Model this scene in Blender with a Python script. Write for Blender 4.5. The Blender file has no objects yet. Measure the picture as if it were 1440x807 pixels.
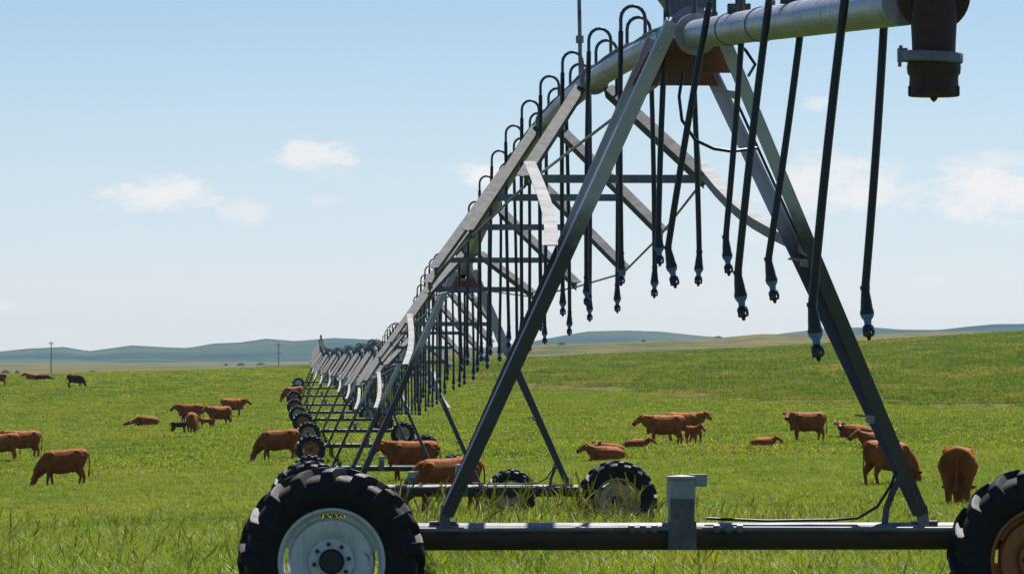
import bpy, bmesh, math, random
import numpy as np
from mathutils import Vector, Matrix, Quaternion, noise as mnoise

random.seed(7); rng = np.random.default_rng(7)
scene = bpy.context.scene
COL = scene.collection
EYE = 1.76; F = 7200.0; HY = 505.0; CX = 720.0          # photo is 1440 px wide, 180 mm lens

# ------------------------------------------------------------------ camera
cam_d = bpy.data.cameras.new('camera'); cam = bpy.data.objects.new('camera', cam_d); COL.objects.link(cam)
cam_d.sensor_width = 36.0; cam_d.lens = 36.0 * F / 1440.0
cam_d.clip_start = 0.5; cam_d.clip_end = 60000
cam.location = (0, 0, EYE)
cam.rotation_euler = (math.radians(90) + math.atan((HY - 403.5) / F), 0, 0)
scene.camera = cam

# ------------------------------------------------------------------ sun, sky, exposure
SUN_EL, SUN_AZ = math.radians(57), math.radians(24)       # beyond the machine, a little to the right
sd = bpy.data.lights.new('sun', 'SUN'); sun = bpy.data.objects.new('sun', sd); COL.objects.link(sun)
sd.energy = 5.0; sd.angle = math.radians(0.53); sd.color = (1.0, 0.955, 0.89)
sdir = Vector((math.sin(SUN_AZ) * math.cos(SUN_EL), math.cos(SUN_AZ) * math.cos(SUN_EL), math.sin(SUN_EL)))
sun.rotation_euler = sdir.to_track_quat('Z', 'Y').to_euler()
sun.location = (0, 0, 60)
scene.view_settings.view_transform = 'Standard'; scene.view_settings.look = 'None'
scene.view_settings.exposure = 0.85; scene.view_settings.gamma = 1.0
scene.view_settings.use_curve_mapping = False
scene.render.engine = 'CYCLES'
scene.cycles.max_bounces = 6; scene.cycles.diffuse_bounces = 3; scene.cycles.glossy_bounces = 3; scene.cycles.transmission_bounces = 3; scene.cycles.volume_bounces = 0; scene.cycles.transparent_max_bounces = 6

world = bpy.data.worlds.new('World'); scene.world = world; world.use_nodes = True
wn, wl = world.node_tree.nodes, world.node_tree.links
wn.clear()

class NT:
    """small helper for node trees"""
    def __init__(s, tree): s.n, s.l = tree.nodes, tree.links
    def new(s, t, **kw):
        n = s.n.new(t)
        for k, v in kw.items(): setattr(n, k, v)
        return n
    def put(s, node, i, v):
        sock = node.inputs[i]
        if isinstance(v, bpy.types.NodeSocket): s.l.new(v, sock)
        elif v is not None: sock.default_value = v
    def math(s, op, a, b=None, c=None, clamp=False):
        n = s.new('ShaderNodeMath', operation=op, use_clamp=clamp)
        s.put(n, 0, a); s.put(n, 1, b); s.put(n, 2, c)
        return n.outputs[0]
    def mix(s, f, a, b, blend='MIX'):
        n = s.new('ShaderNodeMix', data_type='RGBA', blend_type=blend)
        s.put(n, 0, f); s.put(n, 6, a); s.put(n, 7, b)
        return n.outputs[2]
    def ramp(s, f, stops, interp='LINEAR'):
        n = s.new('ShaderNodeValToRGB'); n.color_ramp.interpolation = interp
        e = n.color_ramp.elements
        while len(e) < len(stops): e.new(0.5)
        for x, (p, c) in zip(e, stops):
            x.position = p; x.color = c if len(c) == 4 else (*c, 1)
        s.put(n, 0, f)
        return n.outputs[0]
    def noise(s, vec, scale, detail=3.0, rough=0.55, dist=0.0, out=0):
        n = s.new('ShaderNodeTexNoise'); s.put(n, 'Vector', vec)
        n.inputs['Scale'].default_value = scale; n.inputs['Detail'].default_value = detail
        n.inputs['Roughness'].default_value = rough; n.inputs['Distortion'].default_value = dist
        return n.outputs[out]
    def smooth(s, v, a, b):
        n = s.new('ShaderNodeMapRange', interpolation_type='SMOOTHSTEP')
        s.put(n, 0, v); n.inputs[1].default_value = a; n.inputs[2].default_value = b
        return n.outputs[0]
    def comb(s, x, y, z):
        n = s.new('ShaderNodeCombineXYZ'); s.put(n, 0, x); s.put(n, 1, y); s.put(n, 2, z)
        return n.outputs[0]

W = NT(world.node_tree)
sky = W.new('ShaderNodeTexSky', sky_type='NISHITA'); sky.sun_disc = False
sky.sun_elevation = SUN_EL; sky.sun_rotation = SUN_AZ
sky.altitude = 900; sky.air_density = 1.0; sky.dust_density = 0.6; sky.ozone_density = 2.0
tc = W.new('ShaderNodeTexCoord'); sep = W.new('ShaderNodeSeparateXYZ'); W.l.new(tc.outputs['Generated'], sep.inputs[0])
az = W.math('ARCTAN2', sep.outputs[0], sep.outputs[1]); el = W.math('ARCSINE', sep.outputs[2])
# even all round: deep blue above, pale milky air towards the horizon
grad = W.ramp(W.math('MULTIPLY', el, 1.0 / 0.12), [(0.0, (1.14, 1.13, 1.38)), (0.18, (0.92, 0.98, 1.27)), (0.353, (0.86, 0.92, 1.13)), (0.58, (0.735, 0.84, 1.02)), (1.0, (0.48, 0.67, 0.95))])
skyc = W.mix(1.0, sky.outputs[0], grad, 'MULTIPLY')
# fair-weather clouds low over the horizon
cvec = W.comb(W.math('MULTIPLY', az, 60.0), W.math('MULTIPLY', el, 120.0), 0.0)
n1 = W.noise(cvec, 1.7, 5.0, 0.6); n2 = W.noise(cvec, 5.5, 5.0, 0.65)
wob = W.math('ADD', W.math('MULTIPLY', W.math('SUBTRACT', n1, 0.5), 3.4), W.math('MULTIPLY', W.math('SUBTRACT', n2, 0.5), 2.2))
puffs = [(225, 275, 85, 27, .9), (345, 300, 42, 20, .55), (447, 222, 62, 26, .85), (685, 243, 55, 20, 1.), (1165, 262, 120, 48, .85),
         (1385, 272, 120, 40, 1.0), (1147, 147, 26, 12, .6), (1100, 330, 70, 26, .5), (10, 430, 26, 9, .5), (1400, 228, 70, 16, .5),
         (455, 282, 26, 10, .3), (1300, 400, 40, 8, .3), (90, 466, 50, 7, .35), (380, 468, 60, 9, .5), (1330, 436, 60, 7, .35), (190, 322, 22, 7, .25)]
cm = None
for (px, py, rx, ry, a) in puffs:
    dx = W.math('DIVIDE', W.math('SUBTRACT', az, (px - CX) / F), rx / F)
    dy = W.math('DIVIDE', W.math('SUBTRACT', el, (HY - py) / F), ry / F)
    q = W.math('ADD', W.math('MULTIPLY', dx, dx), W.math('MULTIPLY', dy, dy))
    v = W.math('ADD', W.math('SUBTRACT', 1.0, q), wob)
    v = W.math('MULTIPLY', W.smooth(v, -0.25, 1.15), a)
    cm = v if cm is None else W.math('MAXIMUM', cm, v)
gvec = W.comb(W.math('MULTIPLY', az, 9.0), W.math('MULTIPLY', el, 22.0), 3.7)   # the rest of the sky
gen = W.smooth(W.noise(gvec, 1.0, 6.0, 0.6), 0.60, 0.72)
away = W.smooth(W.math('ABSOLUTE', az), 0.105, 0.16)
up = W.smooth(el, 0.075, 0.11)
gen = W.math('MULTIPLY', gen, W.math('MULTIPLY', W.math('MAXIMUM', away, up), 0.8))
cm = W.math('MAXIMUM', cm, gen)
skyc = W.mix(W.math('MULTIPLY', cm, 0.8), skyc, (9.9, 9.35, 9.2, 1))
bg = W.new('ShaderNodeBackground'); W.l.new(skyc, bg.inputs[0]); bg.inputs[1].default_value = 0.0555
wo = W.new('ShaderNodeOutputWorld'); W.l.new(bg.outputs[0], wo.inputs[0])

# ------------------------------------------------------------------ helpers
def tag(o, label=None, cat=None, group=None, kind=None):
    if label: o['label'] = label
    if cat: o['category'] = cat
    if group: o['group'] = group
    if kind: o['kind'] = kind
    return o

def link(o, parent=None):
    COL.objects.link(o)
    if parent: o.parent = parent
    return o

def empty(name, loc=(0, 0, 0), rot=(0, 0, 0)):
    o = bpy.data.objects.new(name, None); o.empty_display_size = 0.3
    o.location = loc; o.rotation_euler = rot
    return link(o)

class MB:
    """collects faces; build() links ONE mesh object"""
    def __init__(s): s.v, s.f, s.m = [], [], []
    def add(s, verts, faces, mi=0):
        b = len(s.v); s.v += [tuple(p) for p in verts]
        s.f += [tuple(b + i for i in f) for f in faces]; s.m += [mi] * len(faces)
        return s
    def box(s, c, d, R=None, mi=0, taper=1.0):
        x, y, z = d[0] / 2, d[1] / 2, d[2] / 2
        P = [Vector((sx * x * (taper if sz > 0 else 1), sy * y * (taper if sz > 0 else 1), sz * z)) for sz in (-1, 1) for sx, sy in ((-1, -1), (1, -1), (1, 1), (-1, 1))]
        if R is not None: P = [R @ p for p in P]
        c = Vector(c)
        return s.add([c + p for p in P], [(3, 2, 1, 0), (4, 5, 6, 7), (0, 1, 5, 4), (1, 2, 6, 5), (2, 3, 7, 6), (3, 0, 4, 7)], mi)
    def tube(s, pts, r, n=8, caps=True, mi=0):
        pts = [Vector(p) for p in pts]; k = len(pts)
        rr = r if isinstance(r, (list, tuple)) else [r] * k
        T = []
        for i in range(k):
            t = pts[min(i + 1, k - 1)] - pts[max(i - 1, 0)]
            T.append(t.normalized() if t.length > 1e-9 else Vector((0, 0, 1)))
        up = Vector((0, 0, 1)) if abs(T[0].z) < 0.9 else Vector((0, 1, 0))
        u = T[0].cross(up).normalized(); V = []; Fc = []
        for i in range(k):
            u = (u - T[i] * u.dot(T[i])).normalized(); w = T[i].cross(u)
            for j in range(n):
                a = 2 * math.pi * j / n
                V.append(pts[i] + (u * math.cos(a) + w * math.sin(a)) * rr[i])
        for i in range(k - 1):
            for j in range(n):
                a, b = i * n + j, i * n + (j + 1) % n
                Fc.append((a, a + n, b + n, b))
        if caps:
            Fc.append(tuple(range(n))); Fc.append(tuple(reversed(range((k - 1) * n, k * n))))
        return s.add(V, Fc, mi)
    def prism(s, poly, p0, p1, u, w, mi=0):
        """extrude a 2-D outline (in axes u,w) from p0 to p1"""
        p0, p1, u, w = Vector(p0), Vector(p1), Vector(u), Vector(w); n = len(poly)
        V = [p0 + u * a + w * b for a, b in poly] + [p1 + u * a + w * b for a, b in poly]
        Fc = [(i, (i + 1) % n, n + (i + 1) % n, n + i) for i in range(n)] + [tuple(reversed(range(n))), tuple(range(n, 2 * n))]
        return s.add(V, Fc, mi)
    def angle(s, p0, p1, u, wdt, th=0.008, flip=1, mi=0, w2=None):
        """L-section bar; one flange lies along u"""
        p0, p1 = Vector(p0), Vector(p1); t = (p1 - p0).normalized()
        u = Vector(u); u = (u - t * u.dot(t)).normalized(); w = t.cross(u).normalized() * flip
        w2 = w2 or wdt
        L = [(0, 0), (wdt, 0), (wdt, th), (th, th), (th, w2), (0, w2)]
        return s.prism(L, p0, p1, u, w, mi)
    def lathe(s, prof, axis_o, axis, ref, n=24, mi=0, close=False):
        """prof: list of (radius, height along axis)"""
        o, ax, ref = Vector(axis_o), Vector(axis).normalized(), Vector(ref)
        u = (ref - ax * ref.dot(ax)).normalized(); w = ax.cross(u); V = []; Fc = []; k = len(prof)
        for r, h in prof:
            for j in range(n):
                a = 2 * math.pi * j / n
                V.append(o + ax * h + (u * math.cos(a) + w * math.sin(a)) * r)
        for i in range(k - (0 if close else 1)):
            i2 = (i + 1) % k
            for j in range(n):
                j2 = (j + 1) % n
                Fc.append((i * n + j, i * n + j2, i2 * n + j2, i2 * n + j))
        return s.add(V, Fc, mi)
    def mesh(s, name, mats, smooth=False):
        me = bpy.data.meshes.new(name); me.from_pydata(s.v, [], s.f)
        mats = mats if isinstance(mats, (list, tuple)) else [mats]
        for m in mats: me.materials.append(m)
        if len(mats) > 1: me.polygons.foreach_set('material_index', s.m)
        bm = bmesh.new(); bm.from_mesh(me); bmesh.ops.recalc_face_normals(bm, faces=bm.faces); bm.to_mesh(me); bm.free()
        if smooth:
            me.polygons.foreach_set('use_smooth', [True] * len(me.polygons))
            try: me.set_sharp_from_angle(angle=math.radians(38))
            except Exception: pass
        me.update()
        return me
    def build(s, name, mats, parent=None, smooth=False, loc=None):
        o = bpy.data.objects.new(name, s.mesh(name, mats, smooth))
        if loc: o.location = loc
        return link(o, parent)

def inst(name, me, parent=None, loc=(0, 0, 0), rot=(0, 0, 0), scale=(1, 1, 1)):
    o = bpy.data.objects.new(name, me); o.location = loc; o.rotation_euler = rot; o.scale = scale
    return link(o, parent)

def kids(o): return [c for c in ALLKIDS.get(o.name, [])]
def copy_tree(o, parent=None):
    c = o.copy(); COL.objects.link(c); c.parent = parent
    for ch in o.children: copy_tree(ch, c)
    return c

# ------------------------------------------------------------------ materials
def new_mat(name):
    m = bpy.data.materials.new(name); m.use_nodes = True; m.node_tree.nodes.clear()
    t = NT(m.node_tree); out = t.new('ShaderNodeOutputMaterial')
    return m, t, out

def principled(t, out, color, rough=0.5, metal=0.0, spec=0.5, bump=None, bstr=0.2, bdist=0.01, **kw):
    p = t.new('ShaderNodeBsdfPrincipled')
    t.put(p, 'Base Color', color if not (isinstance(color, tuple) and len(color) == 3) else (*color, 1))
    t.put(p, 'Roughness', rough); t.put(p, 'Metallic', metal); t.put(p, 'Specular IOR Level', spec)
    for k, v in kw.items(): t.put(p, k.replace('_', ' '), v)
    if bump is not None:
        b = t.new('ShaderNodeBump'); b.inputs['Strength'].default_value = bstr; b.inputs['Distance'].default_value = bdist
        t.l.new(bump, b.inputs['Height']); t.l.new(b.outputs[0], p.inputs['Normal'])
    t.l.new(p.outputs[0], out.inputs[0])
    return p

def objpos(t):
    n = t.new('ShaderNodeTexCoord'); return n.outputs['Object']

def mat_steel(name, c0, c1, metal=0.55, rough=0.42, rust=0.0, sc=9.0, spec=0.5):
    """galvanised steel: mottled zinc with dirt and, if asked, rust blooms"""
    m, t, out = new_mat(name); p = objpos(t)
    a = t.noise(p, sc, 4, 0.6); col = t.mix(t.smooth(a, 0.35, 0.68), (*c0, 1), (*c1, 1))
    streak = t.new('ShaderNodeMapping'); t.l.new(p, streak.inputs[0]); streak.inputs['Scale'].default_value = (6, 6, 0.9)
    d = t.noise(streak.outputs[0], 4.0, 4, 0.6)
    col = t.mix(t.math('MULTIPLY', t.smooth(d, 0.52, 0.75), 0.45), col, (c0[0] * .45, c0[1] * .40, c0[2] * .34, 1))
    met = metal
    if rust > 0:
        r = t.smooth(t.noise(p, sc * 0.7, 5, 0.65, 0.4), 0.62 - 0.3 * rust, 0.74 - 0.2 * rust)
        rc = t.mix(t.noise(p, 40, 2), (0.10, 0.030, 0.012, 1), (0.20, 0.075, 0.03, 1))
        col = t.mix(t.math('MULTIPLY', r, 0.92), col, rc)
        met = t.math('MULTIPLY', t.math('SUBTRACT', 1.0, r), metal)
    ro = t.math('ADD', t.math('MULTIPLY', a, 0.22), rough - 0.1)
    principled(t, out, col, ro, met, spec, bump=t.noise(p, 60, 3), bstr=0.12, bdist=0.004)
    return m

M = {}
M['zinc'] = mat_steel('galvanised_steel', (0.095, 0.097, 0.097), (0.15, 0.15, 0.148), 0.0, 0.75, spec=0.06)
M['zinc_pipe'] = mat_steel('galvanised_pipe', (0.26, 0.26, 0.29), (0.40, 0.40, 0.435), 0.2, 0.42, rust=0.14, sc=5)
M['zinc_dull'] = mat_steel('weathered_galvanised_steel', (0.15, 0.148, 0.165), (0.23, 0.228, 0.25), 0.1, 0.5, rust=0.12, sc=6)
M['zinc_white'] = mat_steel('bright_galvanised_steel', (0.23, 0.23, 0.228), (0.33, 0.33, 0.327), 0.0, 0.6, spec=0.1, sc=3)
M['rust'] = mat_steel('rusty_cast_iron', (0.14, 0.05, 0.028), (0.22, 0.085, 0.05), 0.1, 0.65, rust=0.9)
M['rust_dark'] = mat_steel('dark_rusty_cast_iron', (0.052, 0.019, 0.017), (0.080, 0.029, 0.024), 0.1, 0.6, rust=0.15, sc=14)
M['white_paint'] = mat_steel('white_rim_paint', (0.66, 0.69, 0.70), (0.76, 0.78, 0.78), 0.0, 0.38, rust=0.04)
M['orange_paint'] = mat_steel('rusty_orange_rim_paint', (0.36, 0.115, 0.035), (0.46, 0.16, 0.05), 0.0, 0.5, rust=0.30)
M['tan_paint'] = mat_steel('flaking_tan_rim_paint', (0.48, 0.36, 0.23), (0.56, 0.45, 0.32), 0.0, 0.5, rust=0.42)
def simple(name, c, rough=0.5, metal=0.0, n=0.25, sc=20.0, bstr=0.1):
    m, t, out = new_mat(name); p = objpos(t); a = t.noise(p, sc, 4, 0.6)
    col = t.mix(a, (c[0] * (1 - n), c[1] * (1 - n), c[2] * (1 - n), 1), (c[0] * (1 + n), c[1] * (1 + n), c[2] * (1 + n), 1))
    principled(t, out, col, t.math('ADD', t.math('MULTIPLY', a, 0.2), rough - 0.1), metal, bump=t.noise(p, sc * 4, 3), bstr=bstr, bdist=0.004)
    return m
M['hose'] = simple('black_rubber_hose', (0.014, 0.015, 0.018), 0.42)
M['black'] = simple('black_plastic', (0.013, 0.014, 0.016), 0.40)
M['blue'] = simple('blue_plastic', (0.09, 0.22, 0.48), 0.4)
M['goose'] = simple('dark_grey_plastic', (0.045, 0.05, 0.055), 0.35)
M['box_grey'] = simple('grey_motor_housing', (0.34, 0.35, 0.325), 0.5, 0.0, sc=8)
M['mount'] = mat_steel('dirty_motor_mount', (0.11, 0.10, 0.095), (0.17, 0.155, 0.145), 0.0, 0.6, rust=0.3, sc=12)
M['wood'] = simple('weathered_pole_wood', (0.10, 0.085, 0.07), 0.85)
# tyre rubber with dried mud
m, t, out = new_mat('tyre_rubber'); p = objpos(t)
mud = t.smooth(t.noise(p, 7, 5, 0.65), 0.54, 0.72)
col = t.mix(t.math('MULTIPLY', mud, 0.45), (0.013, 0.0135, 0.015, 1), (0.075, 0.058, 0.040, 1))
principled(t, out, col, t.math('ADD', 0.60, t.math('MULTIPLY', mud, 0.25)), 0, 0.28, bump=t.noise(p, 55, 4), bstr=0.22, bdist=0.005)
M['tyre'] = m
# tower leg: zinc, darker towards the bottom across a mottled edge (object z is height above ground)
m, t, out = new_mat('graded_tower_leg'); p = objpos(t)
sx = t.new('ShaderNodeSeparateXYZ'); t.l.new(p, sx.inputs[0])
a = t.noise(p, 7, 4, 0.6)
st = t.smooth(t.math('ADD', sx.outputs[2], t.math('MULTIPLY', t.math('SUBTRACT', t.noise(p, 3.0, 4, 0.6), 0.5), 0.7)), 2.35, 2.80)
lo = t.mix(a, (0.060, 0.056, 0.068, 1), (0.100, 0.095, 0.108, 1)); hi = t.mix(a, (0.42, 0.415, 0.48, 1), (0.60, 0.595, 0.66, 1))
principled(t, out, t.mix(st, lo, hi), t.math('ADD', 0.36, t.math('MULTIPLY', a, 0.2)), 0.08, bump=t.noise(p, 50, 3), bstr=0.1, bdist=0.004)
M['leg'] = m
# base beam: rusty dirt over zinc; sunlit top and shaded front painted into the colour
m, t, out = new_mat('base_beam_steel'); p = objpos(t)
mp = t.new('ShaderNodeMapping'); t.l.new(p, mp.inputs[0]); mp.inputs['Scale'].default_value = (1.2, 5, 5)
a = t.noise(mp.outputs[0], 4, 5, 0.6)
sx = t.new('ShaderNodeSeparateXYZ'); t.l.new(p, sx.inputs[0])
lit_top = t.smooth(t.math('ADD', sx.outputs[2], t.math('MULTIPLY', a, 0.06)), 0.745, 0.790)
dirt = t.ramp(a, [(0.3, (0.030, 0.026, 0.023)), (0.5, (0.055, 0.046, 0.038)), (0.62, (0.085, 0.045, 0.028)), (0.75, (0.045, 0.04, 0.036))])  # rusty dirt tones that also carry the shade of the front
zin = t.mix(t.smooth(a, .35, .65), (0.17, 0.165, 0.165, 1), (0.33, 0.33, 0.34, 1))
principled(t, out, t.mix(lit_top, dirt, zin), 0.55, 0.0, 0.3, bump=t.noise(p, 40, 4), bstr=0.15, bdist=0.004)
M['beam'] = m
# cattle coat
def coat(name, c0, c1, dark):
    m, t, out = new_mat(name); p = objpos(t)
    oi = t.new('ShaderNodeObjectInfo')
    col = t.mix(t.smooth(t.noise(p, 3.0, 3, 0.6), 0.3, 0.7), (*c0, 1), (*c1, 1))
    hair = t.new('ShaderNodeMapping'); t.l.new(p, hair.inputs[0]); hair.inputs['Scale'].default_value = (10, 40, 14)
    h = t.noise(hair.outputs[0], 3.0, 4, 0.7)
    col = t.mix(t.math('MULTIPLY', h, 0.5), col, (c0[0] * .5, c0[1] * .45, c0[2] * .4, 1))
    hs = t.new('ShaderNodeHueSaturation'); t.l.new(col, hs.inputs['Color'])
    t.l.new(t.math('ADD', 0.82, t.math('MULTIPLY', oi.outputs['Random'], 0.36)), hs.inputs['Value'])
    principled(t, out, hs.outputs[0], 0.65, 0, 0.08, bump=h, bstr=0.35, bdist=0.015, Sheen_Weight=0.0)
    return m
M['coat'] = coat('red_brown_coat', (0.25, 0.066, 0.012), (0.42, 0.140, 0.026), 0)
M['coat_dark'] = coat('dark_brown_coat', (0.065, 0.018, 0.008), (0.11, 0.030, 0.012), 0)
M['eye'] = simple('dark_eye', (0.01, 0.008, 0.007), 0.15)
M['horny'] = simple('dark_muzzle_skin', (0.035, 0.02, 0.016), 0.5)

# ------------------------------------------------------------------ terrain
def interp(x, xs, ys): return np.interp(x, xs, ys)
def sstep(a, b, x):
    t = np.clip((x - a) / (b - a), 0, 1); return t * t * (3 - 2 * t)
TY = [31 + 40.3 * k for k in range(13)]
TX = [1.042, -.683, -2.17, -3.85, -5.42, -7.1, -9.0, -10.95, -12.85, -14.6, -16.15, -17.65, -19.2]
BR = [0, 31] + TY[1:9] + [392]
BZ = [0.25, 0.0, -.75, -1.73, -2.15, -2.14, -2.17, -2.13, -2.15, -2.07, -1.70]
SKX = [-600, 0, 200, 400, 500, 620, 740, 900, 1070, 1220, 1440, 1800, 2600]
SKY_ = [532, 530, 525, 519, 514, 509, 505, 498, 491, 483, 469, 458, 455]
def lineX(R): return interp(R, [0] + TY + [900], [2.3] + TX + [-38])
def height(X, Y):
    X = np.asarray(X, float); Y = np.asarray(Y, float)
    R = np.hypot(X, Y); th = np.arctan2(X, Y); a = np.tan(np.clip(th, -0.45, 0.45)); px = CX + F * a
    u = np.clip(X - lineX(R), -60, 60) * sstep(35, 110, R)
    lat = np.where(u > 0, 0.02 * u, 0.038 * u) * np.where(np.abs(th) > 1.4, 0.3, 1)
    near = interp(np.minimum(R, 350), BR, BZ) + lat * (1 - 0 * R)
    Rc = interp(px, [300, 760], [600, 1000])
    zc = EYE + (HY - interp(px, SKX, SKY_)) * Rc / F
    t = np.clip((R - 350) / (Rc - 350), 0, 1)
    f = 0.5 * (t * t * (3 - 2 * t)) + 0.5 * t * (2 - t)
    z = near * (1 - f) + zc * f
    far = -3.0
    g = sstep(1.0, 1.9, R / Rc)
    z = z * (1 - g) + far * g
    # a low olive ridge on the middle right, beyond the field
    rp = interp(px, [470, 560, 650, 740, 820, 900, 1000, 1070, 1140, 1220, 1320, 1460, 1700, 2200], [0, 4, 8, 12, 13.2, 14.4, 15.2, 17.2, 16.2, 16.6, 18, 18, 16, 12])
    z = z + rp * np.exp(-((R - 2600) / 520.0) ** 2)
    # gentle unevenness
    z = z + 0.05 * np.sin(X * 0.55 + 1.3 * np.sin(Y * 0.21)) * np.sin(Y * 0.33) * sstep(60, 140, R) * (1 - sstep(700, 1200, R))
    z = z + (1.3 * np.sin(X * 0.011 + 2) * np.sin(Y * 0.0061 + X * 0.003) + 0.7 * np.sin(X * .031) * np.sin(Y * .012)) * sstep(1500, 2500, R)
    return z
def hz(x, y): return float(height(x, y))
def hit(px, py, dmax=1400):
    """ground point under a pixel of the photo"""
    d = np.linspace(35, dmax, 6000); X = (px - CX) / F * d; Z = EYE + (HY - py) / F * d
    below = np.nonzero(height(X, d) >= Z)[0]
    i = below[0] if len(below) else len(d) - 1
    return float(X[i]), float(d[i]), hz(X[i], d[i])

thf = np.arange(-0.17, 0.1701, 0.0017)
side = np.concatenate([np.linspace(0.18, 0.5, 14), np.linspace(0.56, math.pi, 26)])
th = np.concatenate([-side[::-1], thf, side[:-1]])
rad = np.concatenate([[2.0, 5, 9, 14, 19, 24], 29 * 1.0215 ** np.arange(0, 284)])
rad = np.append(rad, 12400.0)
A_, R_ = np.meshgrid(th, rad); GX, GY = np.sin(A_) * R_, np.cos(A_) * R_; GZ = height(GX, GY)
nr, na = A_.shape
V = np.stack([GX.ravel(), GY.ravel(), GZ.ravel()], 1)
ii = np.arange((nr - 1) * na).reshape(nr - 1, na); nxt = np.roll(ii, -1, axis=1)
Q = np.stack([ii, nxt, nxt + na, ii + na], -1).reshape(-1, 4)
faces = Q.tolist(); Vl = V.tolist(); Vl.append([0, 0, hz(0, 0)])
faces += [[len(Vl) - 1, (j + 1) % na, j] for j in range(na)]
gm = bpy.data.meshes.new('ground'); gm.from_pydata(Vl, [], faces); gm.polygons.foreach_set('use_smooth', [True] * len(faces))
# land cover: crop field beyond the brown headland, then dry range land
def cover(X, Y):
    X = np.asarray(X, float); Y = np.asarray(Y, float); R = np.hypot(X, Y)
    L = interp(X, [-70, -30, -6, 2, 12, 20, 34, 60, 110], [760, 690, 560, 490, 415, 368, 318, 268, 200])
    e = (Y - L) / L
    crop = sstep(-0.015, 0.015, e); headland = np.exp(-((e - .02) / 0.07) ** 2)
    px = CX + F * X / np.maximum(Y, 1)
    Rc = interp(px, [300, 760], [600, 1000])
    dry = sstep(1.02, 1.25, R / Rc)
    return crop, headland * sstep(-12, 4, X), dry
cr, hd, dr = cover(V[:, 0], V[:, 1])
back = V[:, 1] < 5
cr[back] = 0; hd[back] = 0
for nm, arr in (('crop', cr), ('headland', hd), ('dry', dr)):
    at = gm.attributes.new(nm, 'FLOAT', 'POINT'); at.data.foreach_set('value', np.append(arr, 0).astype(np.float32))

m, t, out = new_mat('pasture_ground')
geo = t.new('ShaderNodeNewGeometry'); P = geo.outputs['Position']
def attr(n): x = t.new('ShaderNodeAttribute'); x.attribute_name = n; return x.outputs['Fac']
big = t.noise(P, 0.035, 4, 0.6); mid = t.noise(P, 0.35, 4, 0.65); fine = t.noise(P, 2.2, 4, 0.7)
flat = t.new('ShaderNodeMapping'); t.l.new(P, flat.inputs[0]); flat.inputs['Scale'].default_value = (1, 0.22, 1)
patch = t.noise(flat.outputs[0], 0.16, 4, 0.6)
g = t.ramp(fine, [(0.30, (0.020, 0.038, 0.006)), (0.5, (0.044, 0.070, 0.010)), (0.70, (0.085, 0.105, 0.020))])
g = t.mix(t.math('MULTIPLY', t.smooth(mid, 0.45, 0.75), 0.4), g, (0.075, 0.090, 0.018, 1))
g = t.mix(t.math('MULTIPLY', t.smooth(patch, 0.55, 0.72), 0.35), g, (0.032, 0.062, 0.010, 1))
c = t.ramp(t.noise(flat.outputs[0], 0.22, 5, 0.7), [(0.30, (0.045, 0.075, 0.020)), (0.52, (0.065, 0.092, 0.026)), (0.66, (0.120, 0.120, 0.045)), (0.8, (0.19, 0.16, 0.075))])
c = t.mix(t.math('MULTIPLY', fine, 0.4), c, (0.06, 0.085, 0.024, 1))
col = t.mix(attr('crop'), g, c)
brown = t.ramp(t.noise(flat.outputs[0], 0.4, 4, 0.65), [(0.3, (0.085, 0.075, 0.032)), (0.55, (0.125, 0.098, 0.050)), (0.75, (0.16, 0.13, 0.06))])
hmask = t.math('MULTIPLY', attr('headland'), t.smooth(t.math('ADD', mid, t.math('MULTIPLY', patch, 0.6)), 0.42, 0.85), clamp=True)
col = t.mix(hmask, col, brown)
farp = t.new('ShaderNodeMapping'); t.l.new(P, farp.inputs[0]); farp.inputs['Scale'].default_value = (0.55, 0.35, 1)
dryc = t.ramp(t.noise(farp.outputs[0], 0.008, 6, 0.65), [(0.34, (0.045, 0.062, 0.022)), (0.45, (0.075, 0.082, 0.033)), (0.52, (0.135, 0.115, 0.055)), (0.58, (0.062, 0.074, 0.030)), (0.68, (0.16, 0.13, 0.065))])
col = t.mix(attr('dry'), col, dryc)
principled(t, out, col, 1.0, 0, 0.0, bump=t.math('ADD', fine, t.math('MULTIPLY', mid, 2.0)), bstr=0.6, bdist=0.12)
gm.materials.append(m)
ground = link(bpy.data.objects.new('ground', gm)); tag(ground, 'green irrigated pasture rolling away to dry range land', 'ground', kind='structure')

# far hills, a ridge of real relief about 9 km away
HX = [-900, -500, -200, 0, 40, 90, 125, 185, 235, 265, 300, 335, 375, 415, 470, 520, 600, 690, 745, 790, 825, 880, 930, 990, 1050, 1100, 1165, 1225, 1270, 1320, 1360, 1400, 1440, 1600, 2000, 2400]
HYv = [488, 482, 492, 493, 489, 487, 493, 485, 488, 489, 483, 482, 476.5, 480, 475.5, 478, 488, 489, 481, 472, 466, 464.5, 466.5, 473, 476, 469, 461.5, 460.5, 464, 464.5, 460, 456.5, 456, 462, 450, 475]
ha = np.linspace(-0.42, 0.42, 640); hr = np.concatenate([np.linspace(6300, 8200, 16), np.linspace(8300, 9800, 26), np.linspace(9900, 12000, 10)])
HV = []
for r in hr:
    w = math.exp(-((r - 9000) / (1000 if r < 9000 else 1300)) ** 2)
    pk = EYE + (HY - np.interp(CX + F * np.tan(ha), HX, HYv)) * 9000 / F
    for a_, z_ in zip(ha, pk):
        x, y = math.tan(a_) * r, r
        nz = mnoise.fractal(Vector((x / 900, y / 900, 1.7)), 0.9, 2.1, 5) * 7 * w * (1 - 0.75 * math.exp(-((r - 9000) / 350) ** 2))
        HV.append((x, y, -5.0 + (z_ + 5.0) * w + nz))
nh = len(ha); HF = [(i * nh + j, i * nh + j + 1, (i + 1) * nh + j + 1, (i + 1) * nh + j) for i in range(len(hr) - 1) for j in range(nh - 1)]
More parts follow.
